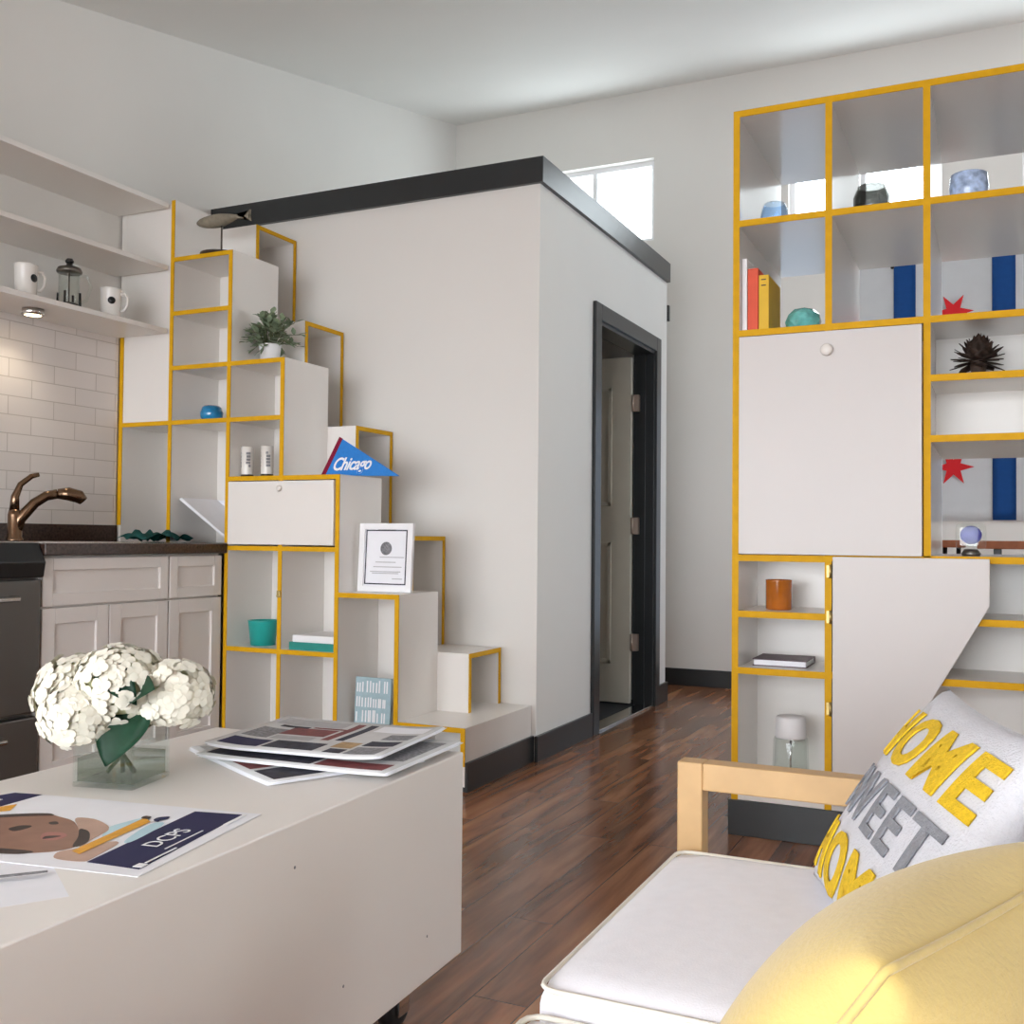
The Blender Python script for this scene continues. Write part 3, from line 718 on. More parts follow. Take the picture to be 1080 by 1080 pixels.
for i in (2, 3):
    a, c = PXs[i]+t2, PXs[i+1]-t2
    for z, dp in ((1.52, BM), (1.327, BM), (.944, BD)): board('shelf', a, c, dp if z != 1.327 else BD, z-t2, z+t2)
    board('back_panel', a, c, BM+.012, 1.338, 1.697, y0=BM, e=False)
a, c = PXs[0]+t2, PXs[1]-t2
for z in (.94, .749, .557): board('shelf', a, c, BM, z-t2, z+t2)
board('back_panel', a, c, BM+.012, .142, .929, y0=BM, e=False)
a, c = PXs[1]+t2, PXs[4]-t2
board('shelf', PXs[1]+t2, PXs[2]+t2, BM, .944-t2, .944+t2)
for z in (.75, .559): board('shelf', a, c, BM, z-t2, z+t2)
board('back_panel', a, c, BM+.012, .142, .93, y0=BM, e=False)
board('back_panel', PXs[0]+t2, PXs[2]-t2, BM+.012, .955, 1.697, y0=BM, e=False)
board('bottom_board', PXs[0]+t2, PXs[4]-t2, BD, .12, .142, e=False)
obj('toe_kick', B().box(PXs[0]-.022, PXs[4]+t2, BY-.006, BD-.02, 0, .119, .002), M['trim'], bs, label='charcoal toe kick')
# fold down desk
dk = obj('fold_down_desk', B().box(-.797, -.216, BY-.022, BY-.004, .953, 1.692, .002), M['panel'], bs, label='white square fold-down desk panel')
k = B(); k.lathe([(0, 0), (.011, 0), (.018, .005), (.02, .012), (.015, .017), (0, .018)], mtx=Matrix.Translation((-.507, BY-.022, 1.628)) @ Matrix.Rotation(PI/2, 4, 'X')); obj('knob', k, M['porcelain'], dk)
gp = obj('support_leg_panel', B().prism([(-.488, .948), (-.022, .948), (-.022, .803), (-.183, .512), (-.39, .14), (-.488, .14)], 'y', BY-.028, BY-.006, .002), M['panel'], bs, label='white clipped-corner swing-out support panel')
for z in (.9, .75, .45, .2):
    obj('hinge', B().tube([(-.496, BY-.014, z-.022), (-.496, BY-.014, z+.022)], .0045, 10).box(-.51, -.496, BY-.006, BY-.0035, z-.02, z+.02), M['brass'], gp, label='brass hinge')

# things on the bookshelf
s1, s2, s3 = Z6[1]+t2, Z6[2]+t2, 1.52+t2
round_votive = [(0, 0), (.034, 0), (.046, .02), (.05, .05), (.044, .08), (.036, .098), (.033, .096), (.041, .078), (.046, .05), (.042, .022), (0, .01)]
votive('votive_glass', (-.716, 3.70, s1), round_votive, M['paleblueglass'], 'pale blue round glass votive in the top left shelf cell', 'votive', None, inner=[(0, .011), (.04, .011), (.042, .03), (0, .03)])
votive('glass_jar', (-.386, 3.68, s1), [(0, 0), (.05, 0), (.058, .012), (.06, .07), (.05, .095), (.046, .1), (.046, .108), (.043, .108), (.043, .098), (.053, .07), (.053, .014), (0, .01)], M['greyglass'], 'smoky grey glass jar against the bright window in the top shelf row', 'jar')
votive('glass_jar', (-.082, 3.66, s1), [(0, 0), (.044, 0), (.055, .016), (.06, .055), (.056, .098), (.053, .1), (.051, .097), (.055, .055), (.05, .02), (0, .012)], M['mottled'], 'blue and white mottled glass jar in the top right shelf cell', 'jar')
book('upright_book', 'thin white book at the left end of the shelf row', -.799, -.782, 3.56, 3.72, s2, s2+.255, M['white'], 'y-', grp='books in the second shelf row')
book('upright_book', 'tall red-orange book standing in the second shelf row', -.779, -.744, 3.56, 3.76, s2, s2+.218, M['redbook'], 'y-', grp='books in the second shelf row')
yb = book('upright_book', 'yellow book standing right of the red-orange book', -.741, -.708, 3.56, 3.77, s2, s2+.192, M['ybook'], 'y-', grp='books in the second shelf row')
obj('spine_print', B().box(-.733, -.717, 3.5585, 3.5605, s2+.155, s2+.158).box(-.733, -.717, 3.5585, 3.5605, s2+.175, s2+.178), M['ink'], yb)
# cut glass ball: faceted low dome
t = bmesh.new(); bmesh.ops.create_icosphere(t, subdivisions=2, radius=1)
bmesh.ops.transform(t, matrix=Matrix.Translation((-.612, 3.68, s2+.043)) @ Matrix.Diagonal((.062, .062, .052, 1)), verts=t.verts[:])
for v in t.verts: v.co.z = max(v.co.z, s2)
cg = thing('cut_glass_candle_holder', 'faceted teal glass candle holder beside the books', 'candle holder', (-.612, 3.68, s2))
obj('faceted_body', B().add(t), M['cutteal'], cg)
pt = bmesh.new()
for kk in range(9):
    a = 2*PI*kk/9; add_leaf(pt, Vector((-.612+.038*math.cos(a), 3.68+.038*math.sin(a), s2+.012)), Vector((math.cos(a), math.sin(a), .18)), .042, .016)
bmesh.ops.solidify(pt, geom=pt.faces[:], thickness=.004)
obj('petal_base', pt, M['cutteal'], cg)
# pine cone
pcn = (-.055, 3.68, s3); cb_ = bmesh.new(); random.seed(5)
for kk in range(64):
    g = (kk+.5)/64; el = -.55+g*2.1; az = kk*2.39996
    d = Vector((math.cos(az)*math.cos(el), math.sin(az)*math.cos(el), math.sin(el)))
    o_ = Vector((pcn[0], pcn[1], pcn[2]+.058))
    add_leaf(cb_, o_+d*.012, d+Vector((0, 0, .06)), .064+.016*random.random(), .018+.006*random.random(), curl=-.05)
bmesh.ops.solidify(cb_, geom=cb_.faces[:], thickness=.006)
for v in cb_.verts: v.co.z = max(v.co.z, s3+.0005)
cn = thing('pine_cone', 'large dark brown open pine cone on the right-hand shelf', 'pine cone', pcn)
obj('scales', cb_, M['cone'], cn); obj('core', B().ball((pcn[0], pcn[1], pcn[2]+.046), .026, .026, .044), M['cone'], cn)
# blue glass in a clear block
bg = (-.078, 3.66, .955)
cgk = thing('glass_tealight_holder', 'clear square glass holder with cobalt blue disc above the support panel', 'candle holder', bg)
obj('clear_block', B().box(bg[0]-.045, bg[0]+.045, bg[1]-.035, bg[1]+.035, bg[2]+.022, bg[2]+.105, .012, 3), M['glass'], cgk)
obj('blue_disc', B().ball((bg[0], bg[1], bg[2]+.068), .033, .024, .03), M['cobalt'], cgk)
obj('foot', B().lathe([(0, 0), (.026, 0), (.03, .008), (.02, .022), (0, .022)], 28, bg), M['steel'], cgk)
# amber tumbler
am = thing('amber_candle_glass', 'amber glass candle tumbler on the low left shelf', 'candle glass', (-.69, 3.66, .76))
obj('tumbler', B().lathe([(0, 0), (.042, 0), (.045, .004), (.045, .1), (.0455, .104), (.0415, .104), (.041, .06), (0, .055)], 36, (-.69, 3.66, .76)), M['amber'], am)
obj('wax', B().lathe([(0, .056), (.04, .056), (.04, .075), (0, .075)], 28, (-.69, 3.66, .76)), M['inktan'], am)
book('notebook', 'dark plum notebook lying flat on the low left shelf', -.768, -.585, 3.6, 3.78, .568, .592, M['plum'], 'y+')
# little glass lantern with white cap
ln = thing('glass_lantern', 'clear glass cylinder lamp with white cap in the lowest left cubby', 'lamp', (-.65, 3.67, .142))
lc = (-.65, 3.67, .142)
obj('glass_body', B().lathe([(0, 0), (.062, 0), (.064, .004), (.058, .17), (.054, .178), (.052, .17), (.058, .012), (0, .01)], 32, lc), M['glass'], ln)
obj('cap', B().lathe([(0, .176), (.05, .176), (.052, .182), (.05, .246), (.046, .25), (0, .25)], 32, lc), M['pot'], ln)
obj('wick_rod', B().tube([(lc[0], lc[1], lc[2]+.04), (lc[0], lc[1], lc[2]+.175)], .004, 8).ball((lc[0], lc[1], lc[2]+.04), .012, .012, .012), M['chrome'], ln)

# city flag hung on the far wall
def flag():
    fl = thing('wall_flag', 'white flag with two blue stripes and red six-pointed stars hung on the far wall', 'flag', (-.245, YF-.02, 1.13))
    def sheet(x0, x1, z0, z1, off):
        bm = bmesh.new(); n, m = max(4, int((x1-x0)/.04)), max(6, int((z1-z0)/.06)); V = []
        for i in range(n+1):
            V.append([])
            for j in range(m+1):
                x = x0+(x1-x0)*i/n; z = z0+(z1-z0)*j/m
                V[i].append(bm.verts.new((x, YF-.022-off+.006*math.sin(9*x+1.5*z), z)))
        for i in range(n):
            for j in range(m): bm.faces.new((V[i][j], V[i+1][j], V[i+1][j+1], V[i][j+1])).smooth = True
        bmesh.ops.solidify(bm, geom=bm.faces[:], thickness=.002)
        return bm
    cl = obj('cloth', sheet(-.83, .34, 1.13, 2.8, 0), M['flagwhite'], fl)
    for x in (-.528, .038): obj('stripe', sheet(x-.065, x+.065, 1.135, 2.795, .003), M['blue'], fl, label='blue stripe')
    for k in range(4):
        z = 2.425-k*(2.425-1.462)/3
        pts = []
        for q in range(12):
            a = q*PI/6; r = .118 if q % 2 == 0 else .046
            pts.append((-.245+r*math.cos(a), z+r*math.sin(a)))
        obj('star', B().prism(pts, 'y', YF-.0345, YF-.0315), M['red'], fl, label='red six-pointed star')
    obj('pin', B().ball((-.6, YF-.034, 2.74), .012, .01, .012), M['black'], fl)
flag()
# bar table and stool beyond the shelf
bt = thing('bar_table', 'orange-brown wooden bar table seen through the open shelf cell', 'table', (.55, 6.3, 0))
obj('tabletop', B().box(-.1, 1.2, 6.05, 6.55, .965, 1.008, .004), M['tabletop'], bt)
for x in (.0, 1.12):
    for y in (6.1, 6.5): obj('leg', B().box(x-.02, x+.02, y-.02, y+.02, 0, .965, .003), M['black'], bt)
bl = thing('bar_stool', 'small wooden-topped stool with thin dark legs left of the bar table', 'stool', (-.24, 6.2, 0))
obj('seat', B().box(-.3, -.16, 6.08, 6.34, .97, 1.01, .006), M['tabletop'], bl)
for x in (-.265, -.195):
    for y in (6.12, 6.3): obj('leg', B().tube([(x, y, 0), (x, y, .97)], .009, 8), M['black'], bl)

# ------------------------------------------------------------------ coffee table
ZT = .533
tr = thing('coffee_table', 'large white box coffee table on casters in the foreground', 'table', (-1.38, 1.3, 0), 0)
tm = Matrix.Translation((-1.056, 2.011, 0)) @ Matrix.Rotation(math.radians(1.55), 4, 'Z')
obj('box_body', B().box(-.672, 0, -1.62, 0, .1, ZT-.0005, .003, mtx=tm), M['lam'], tr)
b = B()
for y, z in ((-.47, .21), (-.16, .19), (-.62, .46), (-.75, .22)):
    b.lathe([(0, 0), (.0026, 0), (.0026, .0006), (0, .0006)], 12, mtx=tm @ Matrix.Translation((.0002, y, z)) @ Matrix.Rotation(PI/2, 4, 'Y'))
obj('screw_hole', b, M['inkgrey'], tr, label='small dark screw holes')
for x in (-.6, -.07):
    for y in (-1.5, -.17):
        c = tm @ Vector((x, y, 0))
        cs = obj('caster', B().box(c.x-.03, c.x+.03, c.y-.035, c.y+.035, .088, .0995).box(c.x-.026, c.x-.021, c.y-.02, c.y+.02, .03, .088).box(c.x+.021, c.x+.026, c.y-.02, c.y+.02, .03, .088), M['chrome'], tr)
        obj('wheel', B().lathe([(0, -.018), (.03, -.018), (.042, -.014), (.0435, 0), (.042, .014), (.03, .018), (0, .018)], 28, mtx=Matrix.Translation((c.x, c.y, .0435)) @ Matrix.Rotation(PI/2, 4, 'Y')), M['rubber'], cs)

# vase of hydrangeas
vc = (-1.505, 1.475); va = -.2
vs = thing('flower_vase', 'square clear glass vase of cream hydrangeas on the coffee table', 'vase', (vc[0], vc[1], ZT))
vm = Matrix.Translation((vc[0], vc[1], ZT)) @ Matrix.Rotation(.22, 4, 'Z')
g = B(); s_ = .062; w_ = .005; hv = .135
g.box(-s_, s_, -s_, s_, 0, .008, mtx=vm).box(-s_, s_, -s_, -s_+w_, .008, hv, mtx=vm).box(-s_, s_, s_-w_, s_, .008, hv, mtx=vm).box(-s_, -s_+w_, -s_+w_, s_-w_, .008, hv, mtx=vm).box(s_-w_, s_, -s_+w_, s_-w_, .008, hv, mtx=vm)
obj('glass', g, M['glass'], vs)
obj('water', B().box(-s_+w_+.0005, s_-w_-.0005, -s_+w_+.0005, s_-w_-.0005, .0085, .052, mtx=vm), M['water'], vs)
random.seed(21)
heads = [((-1.585, 1.45, .695), .088), ((-1.49, 1.455, .715), .088), ((-1.405, 1.50, .70), .074), ((-1.535, 1.40, .665), .07)]
for hc, hr in heads:
    fb_ = bmesh.new()
    nfl = 170
    for k in range(nfl):
        zz = 1-1.75*(k+.5)/nfl; az = k*2.39996; rr_ = math.sqrt(max(0, 1-zz*zz))
        n = Vector((rr_*math.cos(az), rr_*math.sin(az), zz)); n = (n+.18*Vector((random.uniform(-1, 1), random.uniform(-1, 1), random.uniform(-1, 1)))).normalized()
        c = Vector(hc)+Vector((n.x*hr, n.y*hr, n.z*hr*.85))*random.uniform(.88, 1.05)
        ax = n.orthogonal().normalized(); ay = n.cross(ax); r0 = random.uniform(0, PI)
        for q in range(4):
            a = r0+q*PI/2; d = ax*math.cos(a)+ay*math.sin(a)
            add_leaf(fb_, c, d+n*random.uniform(.1, .5), .0165, .0088, up=n, curl=.3, round_=True)
    hd = obj('flower_head', fb_, M['petal'], vs, label='cream hydrangea head')
    obj('flower_core', B().ball(hc, hr*.82, hr*.82, hr*.7), M['petal_c'], hd)
def bigleaf(p, d, ln, wd, name='leaf'):
    bm = bmesh.new(); d = Vector(d).normalized(); s = d.cross(Vector((.3, -.7, .65))).normalized(); n = s.cross(d); P_ = Vector(p)
    rows = []
    for i in range(11):
        t = i/10; w = wd*(math.sin(PI*t**.75)**.8 if 0 < t < 1 else .02)
        rows.append([bm.verts.new(P_+d*ln*t+s*w*sx+n*(.25*abs(sx)*w-.35*ln*(t-.3)**2)) for sx in (-1, -.5, 0, .5, 1)])
    for a, b_ in zip(rows, rows[1:]):
        for i in range(4): bm.faces.new((a[i], a[i+1], b_[i+1], b_[i])).smooth = True
    bmesh.ops.solidify(bm, geom=bm.faces[:], thickness=.0015)
    obj(name, bm, M['leafdark'], vs, label='dark green leaf')
bigleaf((-1.44, 1.45, .69), (-.05, -.75, -.85), .125, .052)
bigleaf((-1.44, 1.44, .675), (-.75, -.35, -.5), .1, .032)
bigleaf((-1.50, 1.41, .77), (.85, -.12, -.55), .12, .03)
bigleaf((-1.43, 1.43, .70), (.55, -.3, .28), .08, .034)
b = B()
for hc, hr in heads: b.tube([(hc[0], hc[1], hc[2]-.03), (hc[0]*.4+vc[0]*.6, hc[1]*.4+vc[1]*.6, ZT+.1), (vc[0]+(vc[0]-hc[0])*.3, vc[1]+(vc[1]-hc[1])*.3, ZT+.015)], .004, 8)
obj('stems', b, M['stem'], vs)

# poster with a sleeping child, navy bands
pu = Vector((-.165, .986, 0)); pv = Vector((-.986, -.165, 0)); P0 = Vector((-1.062, 1.072, ZT))
po = thing('poster', 'printed poster with brown face, orange strip and navy bands lying on the table', 'poster', tuple(P0))
pmx = frame(P0, pu, pv)
obj('sheet', B().box(0, .335, 0, .50, .0003, .0012, mtx=pmx), M['paper'], po)
def smooth_poly(p):
    for _ in range(2):
        p = [q for a, b in zip(p, p[1:]+p[:1]) for q in ((a[0]*.78+b[0]*.22, a[1]*.78+b[1]*.22), (a[0]*.22+b[0]*.78, a[1]*.22+b[1]*.78))]
    return p
def flat(name, pts, m, h, label=None):
    if not name.startswith(('navy', 'orange', 'ruler')): pts = smooth_poly(pts)
    return obj(name, B().prism(pts, 'z', h, h+.0003, mtx=pmx), m, po, label)
POSTER_POLYS = []
POSTER_POLYS = [
('navy_band', 'navy', 1, [(0.3154, 0.1134), (0.3208, 0.0278), (0.0259, 0.0162), (0.0324, 0.1066)], 'navy band'),
('navy_top', 'navy', 1, [(0.3295, 0.4904), (0.3326, 0.4344), (0.2432, 0.4449), (0.2965, 0.5075)], 'navy band'),
('face', 'skin', 1, [(0.1681, 0.4448), (0.2006, 0.4065), (0.2318, 0.3361), (0.2211, 0.3115), (0.2088, 0.2706), (0.1728, 0.2312), (0.1315, 0.1964), (0.0916, 0.1669), (0.061, 0.1801), (0.0386, 0.2208), (0.0289, 0.2521), (0.0284, 0.3124)], 'brown face'),
('shoulder', 'skinlight', 2, [(0.2249, 0.2834), (0.2261, 0.2383), (0.1861, 0.178), (0.1265, 0.172), (0.0907, 0.1602), (0.0868, 0.1631), (0.1728, 0.2312)], None),
('arm_print', 'skinlight', 1, [(0.0844, 0.1613), (0.1318, 0.1354), (0.1249, 0.1183), (0.0463, 0.1099), (0.0303, 0.1089), (0.0295, 0.1639), (0.061, 0.1801)], None),
('collar', 'skindark', 3, [(0.1728, 0.2312), (0.1621, 0.2017), (0.1158, 0.1668), (0.0892, 0.165), (0.0833, 0.1743), (0.1309, 0.1981)], None),
('brow', 'skindark', 3, [(0.1653, 0.4422), (0.2006, 0.4065), (0.233, 0.337), (0.2223, 0.3147), (0.2161, 0.3342), (0.1869, 0.3943), (0.1516, 0.4292)], 'dark hair'),
('eye', 'skindark', 2, [(0.1365, 0.3358), (0.1588, 0.3294), (0.1626, 0.3066), (0.1387, 0.3076), (0.1261, 0.3159)], None),
('nose_shade', 'skindark', 2, [(0.1855, 0.2997), (0.1954, 0.2904), (0.1826, 0.2756), (0.1756, 0.2871)], None),
('mouth', 'lips', 2, [(0.1029, 0.2474), (0.1378, 0.2685), (0.1447, 0.2362), (0.1313, 0.217), (0.1052, 0.2205)], None),
('lash', 'skindark', 3, [(0.1039, 0.2442), (0.1209, 0.2501), (0.1293, 0.2236), (0.1135, 0.2335)], None),
('jaw', 'skindark', 2, [(0.0352, 0.3188), (0.0501, 0.2712), (0.0527, 0.207), (0.035, 0.2177), (0.0275, 0.2509), (0.0195, 0.304)], None),
('ruler', 'orange', 4, [(0.0671, 0.1593), (0.2545, 0.1677), (0.2357, 0.1447), (0.1073, 0.1414), (0.0583, 0.1395)], 'orange strip'),
('sky_print', 'skyprint', 1, [(0.1961, 0.1925), (0.2523, 0.1747), (0.2545, 0.1677), (0.1333, 0.1612), (0.1692, 0.1805)], None),
('sky_print', 'skyprint', 2, [(0.1263, 0.119), (0.2345, 0.1425), (0.2431, 0.1151), (0.127, 0.1039)], None),
('dark_print', 'skindark', 5, [(0.2481, 0.1731), (0.2639, 0.1743), (0.262, 0.1589), (0.2467, 0.1566)], None),
('dark_print', 'navy', 5, [(0.2428, 0.1455), (0.2604, 0.1492), (0.2732, 0.1326), (0.26, 0.1265), (0.2479, 0.1351), (0.2381, 0.1311)], None),
('orange_print', 'orange', 2, [(0.2367, 0.453), (0.2401, 0.4421), (0.2642, 0.4283), (0.2273, 0.4098), (0.2163, 0.4206), (0.1984, 0.4182)], None)]
for nm, mm, lv, pts, lb in POSTER_POLYS: flat(nm, pts, M[mm], .0012+.0003*lv, lb)
def ptext(s, size, u, v, name='lettering', sx=1.):
    t = text_bm(s, size, .0002); bmesh.ops.transform(t, matrix=pmx @ Matrix.Translation((u, v, .0033)) @ Matrix.Diagonal((sx, 1, 1, 1)), verts=t.verts[:]); obj(name, t, M['white'], po)
ptext('DCPS', .04, .165, .064)
for q in ((.115, .215, .034, .0365), (.255, .318, .017, .0235), (.03, .046, .016, .03), (.05, .125, .021, .0245), (.06, .28, .472, .479)):
    obj('caption_line', B().box(*q, .0027, .0033, mtx=pmx), M['white'], po)

# newspapers in a loose pile
def newspaper(c, rz, w, h, z0, label, blocks, lift=0.):
    """w across, h deep, folded sheets with curled edges"""
    t = thing('newspaper', label, 'newspaper', (c[0], c[1], z0), rz, 'newspapers piled on the coffee table')
    def zz(u, v): return lift*max(0, abs(u)*2-.55)**2*.9+lift*.6*max(0, v*2-.6)**2
    def patch(u0, u1, v0, v1, zo, th):
        bm = bmesh.new(); n = max(2, int((u1-u0)*w/.02)); m = max(2, int((v1-v0)*h/.03)); V = []
        for i in range(n+1):
            V.append([])
            for j in range(m+1):
                u = u0+(u1-u0)*i/n; v = v0+(v1-v0)*j/m
                V[i].append(bm.verts.new((u*w, v*h, zo+zz(u, v))))
        for i in range(n):
            for j in range(m): bm.faces.new((V[i][j], V[i+1][j], V[i+1][j+1], V[i][j+1])).smooth = True
        if th:
            r = bmesh.ops.extrude_face_region(bm, geom=bm.faces[:]); 
            for v in [e for e in r['geom'] if isinstance(e, bmesh.types.BMVert)]: v.co.z -= th
            bmesh.ops.recalc_face_normals(bm, faces=bm.faces[:])
        return bm
    obj('sheets', patch(-.5, .5, -.5, .5, .0065, .006), M['news'], t, world=False)
    for k in range(2):
        o = obj('inner_sheet', patch(-.5+.02*k, .5+.012*(k+1), -.5-.014*(k+1), .5, .0045-.002*k, .0008), M['paper'], t, world=False)
    for u0, u1, v0, v1, mm in blocks: obj('print_block', patch(u0, u1, v0, v1, .0069, 0), M[mm], t, world=False)
    return t
NB1 = [(-.47, .47, .2, .46, 'inkgrey'), (-.47, -.1, -.46, .15, 'inkmid'), (-.05, .2, -.46, .15, 'inkred'), (.24, .47, -.46, .15, 'ink')]
NB2 = [(-.47, .1, -.46, -.28, 'ink'), (.12, .47, -.46, -.3, 'inkred'), (-.47, -.2, -.25, .4, 'ink'), (.2, .47, -.2, .4, 'inkgrey')]
NB3 = [(-.46, -.04, .27, .45, 'inkmid'), (-.40, -.22, .19, .25, 'ink'), (-.30, -.02, -.03, .2, 'inkred'), (-.2, .02, .22, .26, 'inkred'), (.0, .05, -.12, .44, 'inkred'), (.08, .13, -.1, .44, 'ink'),
       (.30, .46, .02, .2, 'inkgrey'), (.14, .26, -.3, -.12, 'inktan'), (.28, .46, -.2, -.04, 'ink'), (.28, .46, -.45, -.24, 'inkgrey'), (.16, .26, -.45, -.33, 'ink'),
       (-.46, -.3, -.18, .12, 'inkgrey'), (-.46, -.22, -.45, -.24, 'navy'), (-.2, .1, -.44, -.22, 'ink'), (-.28, -.04, -.18, -.07, 'inkmid'), (.16, .46, .26, .44, 'paper')]
newspaper((-1.335, 1.815), math.radians(-27), .40, .34, ZT, 'bottom newspaper of the pile, its corner sticking out towards the viewer', NB1, .004)
newspaper((-1.285, 1.845), math.radians(3), .44, .335, ZT+.0105, 'middle newspaper of the pile, mostly covered by the top one', NB2, .012)
newspaper((-1.315, 1.875), math.radians(6), .40, .325, ZT+.026, 'topmost newspaper of the pile with red and dark colour pictures', NB3, .032)
# leaflet at the lower left
lf = thing('leaflet', 'white folded leaflet with a dark line at the near left corner of the table', 'leaflet', (-1.24, 1.0, ZT))
lm = frame(Vector((-1.195, 1.05, ZT)), (-.55, -.84, 0), (-.84, .55, 0))
obj('sheet', B().box(0, .3, -.01, .2, .0004, .0022, mtx=lm @ Matrix.Translation((0, -.12, 0))).box(.02, .3, -.02, .16, .0026, .006, mtx=lm @ Matrix.Translation((0, -.14, 0))), M['paper'], lf)
obj('print', B().prism([(-1.235, .945), (-1.172, 1.019), (-1.18, 1.026), (-1.245, .953)], 'z', ZT+.006, ZT+.0064), M['inkgrey'], lf)

# ------------------------------------------------------------------ sofa
so = thing('sofa', 'birch-framed sofa with white seat cushions at the lower right', 'sofa', (-.1, 1.1, 0))
SX0, SX1, SY0, SY1 = -.50, .33, .3, 1.84
def cushion(x0, x1, y0, y1, z0, z1, r=.045, crown=.02, name='seat_cushion', m='linen'):
    t = bmesh.new(); bmesh.ops.create_cube(t, size=1)
    bmesh.ops.subdivide_edges(t, edges=t.edges[:], cuts=11, use_grid_fill=True)
    cx, cy, cz = (x0+x1)/2, (y0+y1)/2, (z0+z1)/2; hx, hy, hz = (x1-x0)/2, (y1-y0)/2, (z1-z0)/2
    for v in t.verts:
        p = [v.co.x*2*hx, v.co.y*2*hy, v.co.z*2*hz]
        q = [max(-h+r, min(h-r, a)) for a, h in zip(p, (hx, hy, hz))]
        d = Vector(p)-Vector(q)
        if d.length > 1e-6: p = list(Vector(q)+d.normalized()*min(r, d.length))
        u, w = p[0]/hx, p[1]/hy
        k = max(0, 1-u*u)*max(0, 1-w*w)
        p[2] += crown*k*(1 if p[2] > 0 else -.3)
        v.co = (p[0]+cx, p[1]+cy, p[2]+cz)
    o = obj(name, B().add(t, None, True), M[m], so)
    # piped seams round the top and bottom edge
    pp_ = B(); e = r*.28
    for zz_ in (z1-e, z0+e):
        pts = []
        for (ax, ay), a0 in (((x1-r, y1-r), 0), ((x0+r, y1-r), PI/2), ((x0+r, y0+r), PI), ((x1-r, y0+r), 1.5*PI)):
            for q in range(4):
                a = a0+q*PI/6; pts.append((ax+(r-e*.75)*math.cos(a), ay+(r-e*.75)*math.sin(a), zz_))
        pp_.tube(pts, .0036, 6, closed=True)
    obj('piping', pp_, M['piping'], o, label='cream piped seam')
    return o
cushion(-.525, .2, 1.185, 1.83, .295, .45, .03, .014)
cushion(-.528, .2, .48, 1.18, .285, .425, .03, .014)
fr_ = B().box(SX0, SX1, SY0+.05, SY0+.09, .2, .28, .003).box(SX0, SX1, SY1-.03, SY1+.01, .2, .28, .003).box(SX0, SX0+.03, SY0+.09, SY1-.03, .2, .28, .003).box(SX1-.03, SX1, SY0+.09, SY1-.03, .2, .28, .003).box(SX0+.03, SX1-.03, SY0+.09, SY1-.03, .255, .278)
obj('base_frame', fr_, M['birch'], so)
def arm(y0, y1):
    b = B().box(-.533, -.486, y0, y1, 0, .594, .003).box(-.486, .42, y0, y1, .545, .594, .003).box(.373, .42, y0, y1, 0, .545, .003).box(-.486, .373, y0, y1, .2, .25, .003)
    return obj('armrest', b, M['birch'], so, label='birch frame armrest')
arm(1.857, 1.902); arm(.24, .285)
for y0, y1 in ((1.19, 1.84), (.36, 1.17)):
    t = bmesh.new(); bmesh.ops.create_cube(t, size=1); bmesh.ops.bevel(t, geom=t.edges[:], offset=.18, segments=4, affect='EDGES')
    bmesh.ops.transform(t, matrix=Matrix.Translation((.315, (y0+y1)/2, .64)) @ Matrix.Rotation(.28, 4, 'Y') @ Matrix.Diagonal((.15, y1-y0, .42, 1)), verts=t.verts[:])
    obj('back_cushion', B().add(t, None, True), M['linen'], so)
obj('back_frame', B().box(.40, .43, .3, 1.84, .25, .8, .004), M['birch'], so)

# pillows: a stuffed square, thick in the middle, pinched corners
def pil(u, v, th):
    a = max(0, 1-u*u); c = max(0, 1-v*v)
    return th*(a*c)**.42
def pillow_bm(w, h, th, mtx, n=36):
    bm = bmesh.new()
    def P(u, v, s):
        du = u*(1-.07*(1-v*v)); dv = v*(1-.07*(1-u*u))
        return (du*w/2, dv*h/2, s*pil(u, v, th))
    Vt = [[bm.verts.new(P(-1+2*i/n, -1+2*j/n, 1)) for j in range(n+1)] for i in range(n+1)]
    Vb = [[Vt[i][j] if i in (0, n) or j in (0, n) else bm.verts.new(P(-1+2*i/n, -1+2*j/n, -1)) for j in range(n+1)] for i in range(n+1)]
    for i in range(n):
        for j in range(n):
            bm.faces.new((Vt[i][j], Vt[i+1][j], Vt[i+1][j+1], Vt[i][j+1])).smooth = True
            bm.faces.new((Vb[i][j], Vb[i][j+1], Vb[i+1][j+1], Vb[i+1][j])).smooth = True
    bmesh.ops.transform(bm, matrix=mtx, verts=bm.verts[:])
    return bm
def on_pillow(bm, w, h, th, mtx, lift=.003):
    for v in bm.verts:
        u_, v_ = v.co.x/(w/2), v.co.y/(h/2)
        uu, vv = u_, v_
        for _ in range(6): uu = u_/(1-.07*(1-vv*vv)); vv = v_/(1-.07*(1-uu*uu))
        uu = max(-.999, min(.999, uu)); vv = max(-.999, min(.999, vv))
        v.co.z = pil(uu, vv, th)+lift+v.co.z
    bmesh.ops.transform(bm, matrix=mtx, verts=bm.verts[:])
    return bm
def seam_tube(w, h, mtx, r=.004):
    pts = []
    for k in range(4):
        for i in range(24):
            s = -1+2*i/24
            u, v = ((s, -1), (1, s), (-s, 1), (-1, -s))[k]
            pts.append(mtx @ Vector((u*(1-.07*(1-v*v))*w/2, v*(1-.07*(1-u*u))*h/2, 0)))
    return B().tube(pts, r, 6, closed=True)

